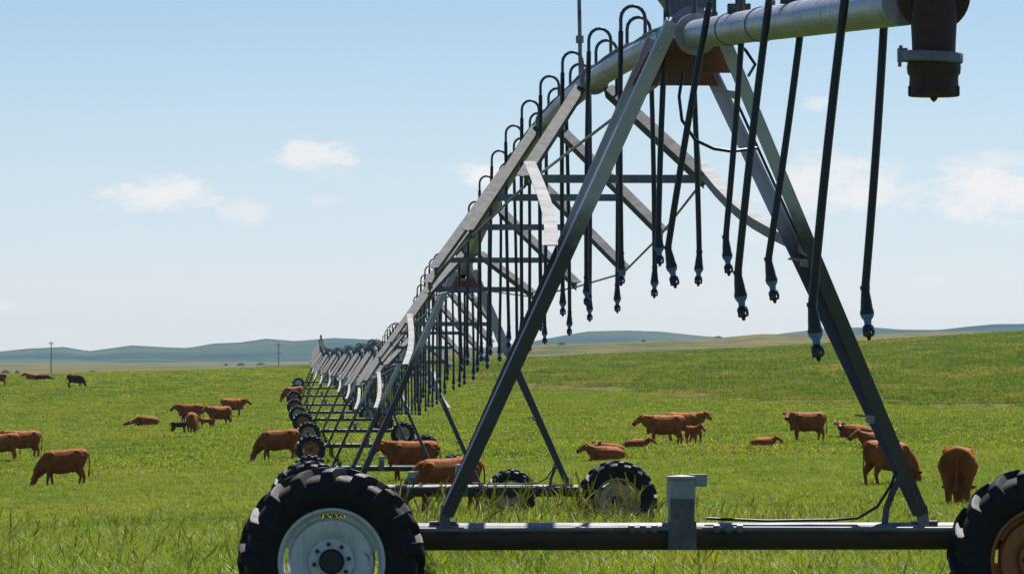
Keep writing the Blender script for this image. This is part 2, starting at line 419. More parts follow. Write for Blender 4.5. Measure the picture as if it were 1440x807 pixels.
hm = bpy.data.meshes.new('hills'); hm.from_pydata(HV, [], HF); hm.polygons.foreach_set('use_smooth', [True] * len(HF))
m, t, out = new_mat('range_land_hills'); geo = t.new('ShaderNodeNewGeometry'); P = geo.outputs['Position']
hc = t.ramp(t.noise(P, 0.0016, 6, 0.65), [(0.38, (0.014, 0.030, 0.026)), (0.5, (0.030, 0.048, 0.036)), (0.62, (0.060, 0.070, 0.046))])
principled(t, out, hc, 1.0, 0, 0.0); hm.materials.append(m)
tag(link(bpy.data.objects.new('hills', hm)), 'long low blue hills along the far horizon', 'hills', kind='structure')

# ------------------------------------------------------------------ the irrigation machine
PIPE_H = 3.72; RP = 0.084; SPAN = 40.3
ARCH = 0.58
def arch(s): q = (s - SPAN / 2) / (SPAN / 2); return ARCH * (1 - q * q)

# ---- wheel
def tyre_mesh():
    b = MB(); R, w = 0.522, 0.142
    prof = [(0.318, -0.105), (0.335, -0.120), (0.38, -0.142), (0.43, -0.150), (0.475, -0.143), (0.503, -0.122), (0.515, -0.08), (0.522, 0.0),
            (0.515, 0.08), (0.503, 0.122), (0.475, 0.143), (0.43, 0.150), (0.38, 0.142), (0.335, 0.120), (0.318, 0.105), (0.312, 0.0)]
    b.lathe(prof, (0, 0, 0), (0, 1, 0), (1, 0, 0), 64, close=True)
    NL = 17; lg = MB()
    for side_ in (-1, 1):
        for i in range(NL):
            a0 = 2 * math.pi * (i + (0.5 if side_ > 0 else 0)) / NL
            # lug path from crown to shoulder, sweeping back as it goes out
            path = [(0.010, 0.526, 0.564, 0.0), (0.06, 0.522, 0.564, 0.065), (0.115, 0.510, 0.558, 0.135), (0.158, 0.476, 0.540, 0.185), (0.166, 0.440, 0.490, 0.215)]
            V = []; hw = [0.046, 0.052, 0.064, 0.076, 0.062]
            for (yy, r0, r1, da), h in zip(path, hw):
                for rr, k in ((r0 - 0.02, 1.25), (r1, 0.85)):
                    for e in (-1, 1):
                        a = a0 + da + e * h * k
                        V.append((math.cos(a) * rr, side_ * yy, math.sin(a) * rr))
            Fc = []
            for k in range(4):
                q = k * 4
                Fc += [(q + 2, q + 3, q + 7, q + 6), (q, q + 2, q + 6, q + 4), (q + 3, q + 1, q + 5, q + 7)]
            Fc += [(0, 1, 3, 2), (16, 18, 19, 17)]
            lg.add(V, Fc)
    lm = lg.mesh('lugs', M['tyre']); bm = bmesh.new(); bm.from_mesh(lm)
    ed = [e for e in bm.edges if len(e.link_faces) == 2 and e.calc_face_angle(0) > 0.6]
    bmesh.ops.bevel(bm, geom=ed, offset=0.011, segments=2, affect='EDGES', profile=0.6)
    bm.verts.ensure_lookup_table(); b.add([v.co.copy() for v in bm.verts], [[v.index for v in f.verts] for f in bm.faces]); bm.free()
    me = b.mesh('tyre', M['tyre'], False)
    bm = bmesh.new(); bm.from_mesh(me)
    for f in bm.faces: f.smooth = True
    bm.to_mesh(me); bm.free()
    me.set_sharp_from_angle(angle=math.radians(40))
    return me

def rim_mesh(mat, name):
    """dished disc with four slots at its edge and the rolled rim it is welded to"""
    b = MB(); N = 72
    b.lathe([(0.325, -0.108), (0.318, -0.122), (0.306, -0.120), (0.298, -0.095), (0.285, -0.04), (0.283, 0.04), (0.298, 0.095), (0.306, 0.120), (0.318, 0.122), (0.325, 0.108), (0.315, 0.0)],
            (0, 0, 0), (0, 1, 0), (1, 0, 0), N, close=True)
    prof = [(0.290, -0.012), (0.262, -0.016), (0.246, -0.052), (0.20, -0.056), (0.160, -0.036), (0.142, -0.014), (0.134, -0.036), (0.070, -0.036)]
    V = []; Fc = []
    for off in (0.0, 0.012):
        for r, h in prof:
            for j in range(N):
                a = 2 * math.pi * j / N; V.append((math.cos(a) * r, h + off, math.sin(a) * r))
    K = len(prof) * N
    for i in range(len(prof) - 1):
        for j in range(N):
            if i == 0 and (j % 18) in (0, 1, 2, 15, 16, 17): continue
            j2 = (j + 1) % N; q = (i * N + j, i * N + j2, (i + 1) * N + j2, (i + 1) * N + j)
            Fc.append(q); Fc.append(tuple(K + x for x in reversed(q)))
    b.add(V, Fc)
    me = b.mesh(name, mat, True); return me

def hub_mesh():
    b = MB(); b.lathe([(0.0, -0.085), (0.062, -0.085), (0.076, -0.07), (0.078, 0.10), (0.0, 0.10)], (0, 0, 0), (0, 1, 0), (1, 0, 0), 24)
    return b.mesh('hub', M['black'], True)
def bolt_mesh():
    b = MB(); b.lathe([(0.0, -0.016), (0.013, -0.016), (0.013, 0.004), (0.0, 0.004)], (0, 0, 0), (0, 1, 0), (1, 0, 0), 6)
    return b.mesh('wheel_nut', M['rust_dark'])
TYRE = tyre_mesh(); HUB = hub_mesh(); BOLT = bolt_mesh()
RIM = {k: rim_mesh(M[mk], 'rim') for k, mk in (('white', 'white_paint'), ('orange', 'orange_paint'), ('tan', 'tan_paint'))}

def wheel(parent, x, kind, spin, bolts):
    w = inst('wheel', RIM[kind], parent, (x, -0.235, 0.554), (0, spin, 0))
    inst('tyre', TYRE, w); inst('hub', HUB, w)
    if bolts:
        for k in range(8):
            a = 2 * math.pi * (k + 0.25) / 8; inst('wheel_nut', BOLT, w, (math.cos(a) * 0.105, -0.040, math.sin(a) * 0.105))
    return w

# ---- tower parts in tower space: x along the base beam, y along the pipe (away from camera), z up
WX = 2.135
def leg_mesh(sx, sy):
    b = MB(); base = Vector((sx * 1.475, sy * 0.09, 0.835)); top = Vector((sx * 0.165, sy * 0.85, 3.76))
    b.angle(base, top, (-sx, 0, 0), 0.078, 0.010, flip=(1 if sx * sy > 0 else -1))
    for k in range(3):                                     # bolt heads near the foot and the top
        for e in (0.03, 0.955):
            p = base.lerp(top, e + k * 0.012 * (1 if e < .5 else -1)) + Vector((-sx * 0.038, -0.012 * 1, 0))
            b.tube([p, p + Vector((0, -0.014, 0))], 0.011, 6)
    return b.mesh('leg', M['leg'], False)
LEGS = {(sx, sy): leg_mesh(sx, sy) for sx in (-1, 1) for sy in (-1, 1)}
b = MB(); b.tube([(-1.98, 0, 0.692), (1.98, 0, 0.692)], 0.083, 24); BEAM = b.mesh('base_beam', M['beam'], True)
def foot_mesh(sx):
    b = MB()
    for sy in (-1, 1): b.prism([(-.035, 0), (.035, 0), (.02, .13), (-.02, .13)], (sx * 1.45, sy * 0.055 - .004, 0.75), (sx * 1.45, sy * 0.055 + .004, 0.75), (1, 0, 0), (0, 0, 1))
    b.box((sx * 1.46, 0, 0.779), (0.16, 0.12, 0.010))
    return b.mesh('leg_bracket', M['zinc_dull'])
FOOT = {s: foot_mesh(s) for s in (-1, 1)}
def gusset_mesh(y):
    b = MB()
    if 1:
        b.prism([(-0.27, 3.455), (0.27, 3.455), (0.17, 3.66), (0.075, 3.66), (0.05, 3.60), (-0.05, 3.60), (-0.075, 3.66), (-0.17, 3.66)], (0, y - .008, 0), (0, y + .008, 0), (1, 0, 0), (0, 0, 1))
    return b.mesh('top_plate', M['rust'])
GUSSET = [gusset_mesh(-0.70), gusset_mesh(0.70)]
def collar_mesh():
    b = MB(); ref = (1, 0, 0)
    for y in (-0.62, 0.55): b.lathe([(0.085, 0), (0.135, 0), (0.135, 0.022), (0.085, 0.022)], (0, y, PIPE_H), (0, 1, 0), ref, 24, close=True)
    b.lathe([(0.10, -0.58), (0.115, -0.5), (0.115, 0.46), (0.10, 0.52)], (0, 0, PIPE_H), (0, 1, 0), ref, 24)
    return b.mesh('flex_joint', M['zinc_pipe'], True)
COLLAR = collar_mesh()
def towerbox_mesh():
    b = MB(); b.prism([(-0.10, 0.10), (0.07, 0.10), (0.19, 0.30), (0.19, 0.62), (-0.20, 0.62), (-0.20, 0.24)], (0, -0.42, PIPE_H), (0, -0.17, PIPE_H), (1, 0, 0), (0, 0, 1))
    return b.mesh('control_box_bracket', M['zinc_dull'])
TBOX = towerbox_mesh()
b = MB(); b.box((-0.03, 0.15, PIPE_H + 0.40), (0.20, 0.16, 0.30)); b.box((-0.03, 0.15, PIPE_H + 0.17), (0.05, 0.08, 0.18)); SBOX = b.mesh('control_box', M['black'])
def motor_mesh():
    b = MB(); b.box((-0.02, -0.02, 0.80), (0.145, 0.215, 0.24)); b.box((-0.02, -0.108, 0.70), (0.17, 0.03, 0.17))
    return b.mesh('motor_mount', M['mount'])
MOUNT = motor_mesh()
def motor2():
    b = MB(); b.lathe([(0, 0), (0.082, 0), (0.088, 0.02), (0.088, 0.165), (0.082, 0.172), (0.093, 0.176), (0.093, 0.19), (0.0, 0.2)], (-0.02, -0.02, 0.865), (0, 0, 1), (1, 0, 0), 20)
    b.box((0.085, 0.0, 1.03), (0.10, 0.09, 0.075)); b.box((-0.02, -0.108, 0.95), (0.11, 0.012, 0.13))
    return b.mesh('drive_motor', M['box_grey'], True)
MOTOR = motor2()
def shaft_mesh(sx):
    b = MB(); b.tube([(sx * 0.10, -0.112, 0.742), (sx * 1.95, -0.112, 0.735)], 0.014, 10)
    for x in (0.17, 0.24, 0.31):
        b.tube([(sx * x, -0.112, 0.742), (sx * (x + 0.035), -0.112, 0.742)], 0.026, 8)
    b.tube([(sx * 1.62, -0.112, 0.737), (sx * 1.70, -0.112, 0.737)], 0.026, 8)
    return b.mesh('drive_shaft', M['zinc_dull'], True)
SHAFT = {s: shaft_mesh(s) for s in (-1, 1)}
def gear_mesh(sx):
    b = MB(); b.box((sx * 2.03, -0.02, 0.62), (0.22, 0.20, 0.24)); b.tube([(sx * WX, -0.02, 0.554), (sx * WX, -0.20, 0.554)], 0.06, 14)
    b.tube([(sx * WX, 0.04, 0.56), (sx * WX, -0.12, 0.56)], 0.115, 16)
    return b.mesh('wheel_gearbox', M['rust_dark'], False)
GEAR = {s: gear_mesh(s) for s in (-1, 1)}
def conduit_mesh():
    b = MB(); pts = [(0.13, -0.03, 0.80), (0.5, -0.04, 0.785), (0.9, -0.035, 0.79), (1.05, -0.03, 0.80), (1.17, -0.03, 0.87), (1.255, -0.02, 1.00), (1.305, 0.0, 1.14), (1.20, 0.03, 1.42), (0.80, 0.2, 2.32), (0.33, 0.42, 3.4)]
    b.tube(pts, 0.009, 8); return b.mesh('power_cable', M['hose'], True)
CONDUIT = conduit_mesh()
def stay_mesh():
    b = MB(); b.tube([(1.215, -0.03, 0.77), (1.225, -0.03, 0.86), (1.27, -0.02, 0.97), (1.34, -0.01, 1.10)], 0.02, 8); return b.mesh('cable_stay', M['zinc'], True)
STAY = stay_mesh()
CLIPS = []
b = MB(); b.box((0, 0, 0), (0.11, 0.05, 0.012)); b.box((0.03, -0.03, -0.02), (0.05, 0.012, 0.04)); CLIP = b.mesh('leg_clip', M['zinc_white'])

# ---- knee braces: long bowed arms from the first truss joint to the legs (tower space, both flanks)
JS = [6.72 * k for k in range(1, 6)]; JW = [0.64, 0.815, 0.93, 0.815, 0.64]; JD = [0.84, 1.136, 1.28, 1.136, 0.84]
def knee_mesh(sx):
    b = MB(); p0 = Vector((sx * 0.63, 6.6, PIPE_H + arch(6.6) - 0.86)); p1 = Vector((sx * 0.80, 0.10, 2.42)); N = 9; pts = []
    for i in range(N):
        e = i / (N - 1); p = p0.lerp(p1, e); bow = math.sin(e * math.pi)
        pts.append(p + Vector((-sx * 0.055 * bow, 0, 0.0 * bow - 0.06 * bow)))
    L = [(0, 0), (0.085, 0), (0.085, 0.007), (0.007, 0.007), (0.007, 0.07), (0, 0.07)]
    V = []; Fc = []
    for p in pts:
        for a, c_ in L: V.append(p + Vector((sx * (a - 0.04), 0, 0)) + Vector((0, 0, 0.035 - c_)))
    for i in range(N - 1):
        for j in range(6):
            j2 = (j + 1) % 6; Fc.append((i * 6 + j, i * 6 + j2, (i + 1) * 6 + j2, (i + 1) * 6 + j))
    Fc += [tuple(range(6)), tuple(range((N - 1) * 6, N * 6))]
    b.add(V, Fc); return b.mesh('knee_brace', M['zinc_white'])
KNEE = {s: knee_mesh(s) for s in (-1, 1)}

def tower(k, rims, detail):
    x, y = TX[k], TY[k]
    k2 = min(k, 11)
    yaw = math.atan2(-(TX[k2 + 1] - TX[k2]), TY[k2 + 1] - TY[k2])
    z = (hz(x - WX, y) + hz(x + WX, y)) / 2
    roll = math.atan2(hz(x + WX, y) - hz(x - WX, y), 2 * WX)
    T = empty('drive_tower', (x, y, z), (0, 0, yaw))
    inst('base_beam', BEAM, T)
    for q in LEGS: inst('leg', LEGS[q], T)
    for s in (-1, 1):
        inst('leg_bracket', FOOT[s], T); inst('wheel_gearbox', GEAR[s], T); inst('drive_shaft', SHAFT[s], T)
        inst('knee_brace', KNEE[s], T)
    wheel(T, -WX, rims[0], 0.03 + k * 1.1, detail); wheel(T, WX, rims[1], 0.2 + k * 0.7, detail)
    [inst('top_plate', g_, T) for g_ in GUSSET]; inst('flex_joint', COLLAR, T)
    mm = inst('motor_mount', MOUNT, T); inst('drive_motor', MOTOR, mm)
    inst('power_cable', CONDUIT, T); inst('cable_stay', STAY, T)
    if k == 0: inst('control_box_bracket', TBOX, T)
    else: inst('control_box', SBOX, T)
    if k < 3:
        for (e, s) in ((0.86, 1), (0.52, 1), (0.20, 1)) if k == 0 else ((0.62, 1), (0.30, 1)):
            p = Vector((1.475, -0.09, 0.835)).lerp(Vector((0.165, -0.72, 3.76)), e)
            inst('leg_clip', CLIP, T, (p.x - 0.14, p.y + 0.02, p.z), (0, 0.1, 0.2))
    return T

ORD = ['nearest', 'second', 'third', 'fourth', 'fifth', 'sixth', 'seventh', 'eighth', 'ninth', 'tenth', 'eleventh', 'twelfth', 'thirteenth']
RIMS = [('white', 'orange'), ('tan', 'tan'), ('orange', 'tan'), ('orange', 'orange'), ('orange', 'tan'), ('tan', 'tan'), ('orange', 'orange'), ('tan', 'tan'), ('orange', 'tan'), ('orange', 'orange'), ('tan', 'tan'), ('white', 'tan')]
TOWERS = []
for k in range(12):
    T = tower(k, RIMS[k], k < 3); TOWERS.append(T)
    lab = ['nearest A-frame drive tower with one white and one rusty orange wheel rim',
           'second A-frame drive tower from the camera, beam half hidden by tall grass'][k] if k < 2 else \
          '%s A-frame drive tower from the camera along the pipeline' % ORD[k]
    tag(T, lab, 'drive tower', 'drive towers of the irrigation machine')

# loose cable loop and far-side cable of the nearest tower
b = MB(); b.tube([(-0.05, -0.55, 3.46), (-0.075, -0.6, 3.32), (-0.06, -0.62, 3.18), (0.02, -0.62, 3.06), (0.13, -0.62, 3.01), (0.24, -0.60, 2.995), (0.40, -0.45, 3.02)], 0.010, 8)
b.build('cable_loop', M['hose'], TOWERS[0], True)
b = MB(); b.tube([(0.20, -0.9, 3.66), (0.30, -0.85, 3.58), (0.36, -0.8, 3.50), (0.33, -0.7, 3.44)], 0.010, 8)
b.tube([(0.22, -0.9, 3.66), (0.30, -1.3, 3.64), (0.40, -1.8, 3.65), (0.48, -2.2, 3.68)], 0.009, 8); b.build('cable_loop', M['hose'], TOWERS[0], True)

# ---- drop hoses
def goose_mesh(sx, tilt=0.0):
    b = MB(); pts = [(0, 0, 0.075), (0, 0, 0.16)]
    rr = 0.082
    for i in range(9):
        a = math.pi * i / 8
        pts.append((sx * (rr - rr * math.cos(a)), 0, 0.215 + 0.085 * math.sin(a)))
    pts.append((sx * 2 * rr, 0, 0.12))
    b.tube(pts, 0.0125, 8); b.tube([(0, 0, 0.075), (0, 0, 0.11)], 0.02, 8)
    return b.mesh('gooseneck', M['goose'], True)
GOOSE = {s: goose_mesh(s) for s in (-1, 1)}
def hose_mesh(L, tiltx=0.0, bow=0.0):
    """hangs from z = 0.12 (gooseneck end) to z = -L"""
    b = MB(); pts = []
    for i in range(7):
        e = i / 6; pts.append((tiltx * e + bow * math.sin(e * math.pi), 0, 0.13 - e * (L + 0.13)))
    b.tube(pts, 0.0175, 10)
    return b.mesh('drop_hose', M['hose'], True)
def weight_mesh():
    b = MB(); b.lathe([(0, 0.012), (0.021, 0.012), (0.021, -0.004), (0.018, -0.006), (0.019, -0.02), (0.023, -0.05), (0.026, -0.082), (0.030, -0.098), (0.030, -0.108), (0.0, -0.108)], (0, 0, 0), (0, 0, 1), (1, 0, 0), 14)
    return b.mesh('hose_weight', M['black'], True)
def reg_mesh():
    b = MB(); b.lathe([(0, -0.106), (0.0285, -0.106), (0.028, -0.116), (0.016, -0.134), (0.015, -0.152), (0, -0.152)], (0, 0, 0), (0, 0, 1), (1, 0, 0), 14)
    return b.mesh('regulator', M['blue'], True)
def sprink_mesh():
    b = MB(); b.lathe([(0, -0.150), (0.015, -0.150), (0.024, -0.160), (0.026, -0.174), (0.012, -0.178), (0.009, -0.192), (0, -0.192)], (0, 0, 0), (0, 0, 1), (1, 0, 0), 12)
    for j in range(3):
        a = 2 * math.pi * j / 3 + 0.4; c_, s_ = math.cos(a), math.sin(a)
        b.tube([(0.020 * c_, 0.020 * s_, -0.168), (0.022 * c_, 0.022 * s_, -0.180), (0.020 * c_, 0.020 * s_, -0.196)], 0.007, 5)
    b.lathe([(0, -0.188), (0.024, -0.190), (0.024, -0.199), (0.010, -0.203), (0.007, -0.216), (0, -0.218)], (0, 0, 0), (0, 0, 1), (1, 0, 0), 12)
    return b.mesh('sprinkler_head', M['black'], True)
WEIGHT, REG, SPRINK = weight_mesh(), reg_mesh(), sprink_mesh()
FARHEAD = None
def drop(parent, loc, sx, L, tiltx, full, cache={}):
    key = (round(L, 2), round(tiltx, 2), sx)
    if key not in cache: cache[key] = hose_mesh(key[0], key[1], 0.006 * sx)
    h = inst('drop_hose', cache[key], parent, (loc[0] + sx * 0.164, loc[1], loc[2]))
    inst('gooseneck', GOOSE[sx], h, (-sx * 0.164, 0, 0))
    tip = (key[1], 0, -key[0] + 0.004); rot = (0, math.atan2(-key[1], key[0]), 0) if key[1] else (0, 0, 0)
    rot = (0, math.atan2(-key[1], key[0]) * -1, 0)
    rz = random.uniform(0, 6)
    inst('hose_weight', WEIGHT, h, tip, rot)
    if full: inst('regulator', REG, h, tip, rot)
    inst('sprinkler_head', SPRINK, h, tip, (rot[0], rot[1], 0))
    return h

# ---- spans
N_PIPE = 25
def span_pipe():
    b = MB(); pts = [(0, 0.5 + (SPAN - 1.0) * i / (N_PIPE - 1), arch(0.5 + (SPAN - 1.0) * i / (N_PIPE - 1))) for i in range(N_PIPE)]
    b.tube(pts, RP, 20); return b.mesh('pipe', M['zinc_pipe'], True)
PIPE = span_pipe()
b = MB(); b.lathe([(RP - .004, -0.02), (0.118, -0.02), (0.118, 0.02), (RP - .004, 0.02)], (0, 0, 0), (0, 1, 0), (1, 0, 0), 20, close=True)
for j in range(8):
    a = math.pi * 2 * j / 8; b.tube([(0.104 * math.cos(a), -0.035, 0.104 * math.sin(a)), (0.104 * math.cos(a), 0.035, 0.104 * math.sin(a))], 0.008, 6)
FLANGE = b.mesh('flange', M['zinc_pipe'], True)
b = MB(); b.tube([(-0.05, 0.5 + (SPAN - 1) * i / 24, arch(0.5 + (SPAN - 1) * i / 24) + 0.075 + 0.012 * math.sin(i * 2.3)) for i in range(25)], 0.012, 6); SCABLE = b.mesh('power_cable', M['hose'], True)
BRTOP = [2.5, 3.1, 3.1, 3.1, 3.0]
def jpt(k, sx): return Vector((sx * JW[k], JS[k], arch(JS[k]) - JD[k]))
def btop(k, sx): s = JS[k] + BRTOP[k]; return Vector((sx * 0.07, s, arch(s) - 0.06))
BRACE = {}
for k in range(5):
    for sx in (-1, 1):
        b = MB(); b.angle(jpt(k, sx) + Vector((0, 0, 0.02)), btop(k, sx), (sx, 0, 0.25), 0.085, 0.007, flip=sx)
        b.box(jpt(k, sx), (0.05, 0.12, 0.07)); BRACE[(k, sx)] = b.mesh('truss_brace', M['zinc'])
SF = [0.06, 0.36, 0.44, 0.36, 0.19]; STRUT = []
for k in range(5):
    b = MB(); pl, pr = jpt(k, -1).lerp(btop(k, -1), SF[k]), jpt(k, 1).lerp(btop(k, 1), SF[k])
    b.angle(pl, pr, (0, 0, -1), 0.062, 0.006, flip=1, w2=0.05); STRUT.append(b.mesh('truss_strut', M['zinc_dull']))
ROD = {}
for sx in (-1, 1):
    b = MB(); pts = [(sx * 0.10, 0.6, -0.24)] + [tuple(jpt(k, sx) + Vector((0, 0, -0.02))) for k in range(5)] + [(sx * 0.10, SPAN - 0.6, -0.24)]
    for p, q in zip(pts[:-1], pts[1:]): b.tube([p, q], 0.0105, 6)
    ROD[sx] = b.mesh('truss_rod', M['zinc_dull'])

def straight_z(k): return hz(TX[k] - WX, TY[k]) * .5 + hz(TX[k] + WX, TY[k]) * .5 + PIPE_H
SPANS = []
for k in range(12):
    p0 = Vector((TX[k], TY[k], straight_z(k))); p1 = Vector((TX[k + 1], TY[k + 1], straight_z(k + 1)))
    d = p1 - p0; yaw = math.atan2(-d.x, d.y); pitch = math.atan2(d.z, math.hypot(d.x, d.y))
    S = empty('pipeline_span', p0); S.rotation_mode = 'XYZ'; S.rotation_euler = (pitch, 0, yaw)
    S.scale = (1, d.length / SPAN, 1)
    pipe = inst('pipe', PIPE, S)
    for j in range(5):
        s = JS[j] + BRTOP[j]; inst('flange', FLANGE, pipe, (0, s, arch(s)), (math.atan2(arch(s + .1) - arch(s - .1), .2), 0, 0))
    inst('power_cable', SCABLE, S)
    for q in BRACE.values(): inst('truss_brace', q, S)
    for q in STRUT: inst('truss_strut', q, S)
    for q in ROD.values(): inst('truss_rod', q, S)
    nd = 21; n = 0
    for j in range(nd):
        s = 1.55 + j * 1.86
        if s > SPAN - 0.9: break
        sx = -1 if j % 2 else 1
        drop(S, (0, s, arch(s)), sx, 1.22 + arch(s) + random.choice((0, 0, 0.03, -0.03)), (random.choice((0, 0, -0.02, 0.02, 0.03, -0.03)) if k or j > 2 else (0.05, 0.0, 0.03)[j]), k < 4)
    lab = 'trussed pipeline span between the %s and %s drive towers' % (ORD[k], ORD[k + 1]) if k < 11 else 'farthest trussed pipeline span, ending at the pivot tower'
    tag(S, lab, 'pipeline span', 'trussed spans of the irrigation machine')
    SPANS.append(S)
# slim mast on the first span
b = MB(); s = 10.6; b.tube([(-0.03, s, arch(s) + 0.05), (-0.035, s, arch(s) + 0.36), (-0.05, s, arch(s) + 1.25)], 0.016, 8); b.tube([(-0.036, s, arch(s) + 0.36), (-0.037, s, arch(s) + 0.42)], 0.032, 8)
b.build('mast', M['zinc_dull'], SPANS[0], True)

# ---- overhang that reaches from the nearest tower towards the camera
OA = Vector((TX[0] + 0.013, 31.0, straight_z(0))); OB = Vector((1.478, 19.3, 3.10))
OV = empty('pipeline_overhang', OA); dv = OB - OA
tag(OV, 'grey overhanging end pipe with black drop hoses above the nearest tower', 'pipeline overhang')
b = MB(); b.tube([dv * e for e in (0.045, 0.3, 0.6, 1.0)], RP, 28); op = b.build('pipe', M['zinc_pipe'], OV, True)
b = MB(); dn = dv.normalized()
for e in (0.29, 0.46):
    b.tube([dv * e, dv * e + dn * 0.03], RP + 0.006, 24)
b.build('pipe_band', M['zinc_dull'], op, True)
b = MB(); b.tube([dv * 0.05 + Vector((0, 0, 0)), dv * 0.075], 0.125, 24); b.build('flange', M['zinc_pipe'], op, True)
for i, (dist, sx, tilt) in enumerate(((19.75, -1, -.145), (21.4, 1, -.09), (23.2, -1, -.15), (25.05, 1, -.18), (26.9, -1, -.22), (28.75, 1, -.105), (30.3, -1, -.05))):
    e = (31.0 - dist) / (31.0 - 19.3); p = dv * e
    drop(OV, p, sx, 1.155, tilt, True)
b = MB()   # cable anchor clamp on top
p = dv * 0.62; b.box(p + Vector((0, 0, 0.10)), (0.14, 0.10, 0.05)); b.box(p + Vector((0.03, -0.05, 0.15)), (0.05, 0.04, 0.10)); b.build('cable_clamp', M['zinc'], op)
p = dv * 0.34; b = MB(); b.box(p + Vector((0, 0, 0.10)), (0.12, 0.10, 0.05)); b.tube([p + Vector((0, 0, 0.1)), p + Vector((0, 0, 0.17))], 0.02, 8); b.build('cable_clamp', M['zinc'], op)
# rusty end valve
ev = Vector((1.478 + 0.105, 19.2, 3.10)) - OA
b = MB(); ax = dn
b.lathe([(0.0, -0.05), (0.132, -0.05), (0.138, -0.03), (0.138, 0.02), (0.125, 0.03), (0.0, 0.03)], ev + Vector((-0.0, 0.02, 0.025)), ax, (0, 0, 1), 32)
b.lathe([(0.086, 0.05), (0.088, -0.05), (0.082, -0.17), (0.082, -0.20), (0.0, -0.20)], ev, (0, 0, 1), (1, 0, 0), 28)
b.lathe([(0, 0.16), (0.05, 0.15), (0.088, 0.10), (0.088, 0.05)], ev, (0, 0, 1), (1, 0, 0), 28)
EV = b.build('end_valve', M['rust_dark'], OV, True)
b = MB(); b.lathe([(0.084, -0.190), (0.118, -0.190), (0.121, -0.197), (0.121, -0.222), (0.115, -0.228), (0.084, -0.228)], ev, (0.05, 0, 1), (1, 0, 0), 32, close=True)
b.box(ev + Vector((-0.118, 0, -0.2)), (0.035, 0.06, 0.05)); b.tube([ev + Vector((-0.125, -.02, -0.165)), ev + Vector((-0.13, -.02, -0.245))], 0.007, 6); b.build('clamp_ring', M['zinc_dull'], EV, True)
b = MB(); b.lathe([(0.0, -0.22), (0.098, -0.225), (0.102, -0.245), (0.100, -0.268), (0.092, -0.28), (0.092, -0.30), (0.096, -0.352), (0.090, -0.356), (0.0, -0.356)], ev, (0, 0, 1), (1, 0, 0), 28)
b.lathe([(0.016, -0.352), (0.013, -0.366), (0.0, -0.378)], ev, (0, 0, 1), (1, 0, 0), 8)
for j in range(10):
    a = 2 * math.pi * j / 10 + .2; b.box(ev + Vector((0.094 * math.cos(a), 0.094 * math.sin(a), -0.335)), (0.012, 0.012, 0.035))
b.build('dump_cup', M['rust_dark'], EV, True)

# ---- the pivot tower at the far end: a four-legged pyramid with a riser pipe
x, y = TX[12], TY[12]; z = hz(x, y)
PV = empty('pivot_tower', (x, y, z)); tag(PV, 'tall pale pyramid pivot tower at the far end of the pipeline', 'pivot tower')
for sx in (-1, 1):
    for sy in (-1, 1):
        b = MB(); b.angle((sx * 1.15, sy * 1.15, 0), (sx * 0.18, sy * 0.18, 4.35), (-sx, 0, 0), 0.13, 0.012, flip=sx * sy); b.build('leg', M['zinc_white'], PV)
for h in (1.3, 2.7, 3.8):
    r = 1.15 - (0.97 / 4.35) * h
    for q in range(4):
        a, c_ = [((-r, -r), (r, -r)), ((r, -r), (r, r)), ((r, r), (-r, r)), ((-r, r), (-r, -r))][q]
        b = MB(); b.angle((*a, h), (*c_, h), (0, 0, -1), 0.08, 0.01); b.build('crossbar', M['zinc_white'], PV)
b = MB(); b.tube([(0, 0, 0), (0, 0, 4.3), (0, 0.05, 4.7), (0, -0.2, 4.75)], 0.11, 14); b.build('riser_pipe', M['zinc_pipe'], PV, True)
b = MB(); b.box((0.3, -0.95, 2.2), (0.5, 0.25, 0.8)); b.build('control_panel', M['box_grey'], PV)

# ------------------------------------------------------------------ cattle
def blob_mesh(name, chains, voxel, mats):
    """one continuous skin from chains of ellipsoids (x, y, z, rx, ry, rz)"""
    bm = bmesh.new()
    for ch in chains:
        ch = [np.array(c, float) for c in ch]
        for a, c_ in zip(ch[:-1], ch[1:]) if len(ch) > 1 else [(ch[0], ch[0])]:
            L = np.linalg.norm(a[:3] - c_[:3]); n = max(1, int(math.ceil(L / (0.33 * min(a[3:].min(), c_[3:].min())))))
            n = min(n, 14)
            for i in range(n + 1):
                e = i / n; q = a * (1 - e) + c_ * e
                r = bmesh.ops.create_icosphere(bm, subdivisions=2, radius=1.0)
                for v in r['verts']: v.co = Vector((v.co.x * q[3] + q[0], v.co.y * q[4] + q[1], v.co.z * q[5] + q[2]))
    me = bpy.data.meshes.new(name); bm.to_mesh(me); bm.free()
    o = bpy.data.objects.new(name + '_tmp', me); COL.objects.link(o)
    md = o.modifiers.new('r', 'REMESH'); md.mode = 'VOXEL'; md.voxel_size = voxel
    sm = o.modifiers.new('s', 'SMOOTH'); sm.factor = 0.5; sm.iterations = 2
    dg = bpy.context.evaluated_depsgraph_get(); dg.update()
    res = bpy.data.meshes.new_from_object(o.evaluated_get(dg)); res.name = name
    bpy.data.objects.remove(o); bpy.data.meshes.remove(me)
    res.materials.clear(); res.materials.append(mats)
    res.polygons.foreach_set('use_smooth', [True] * len(res.polygons))
    return res

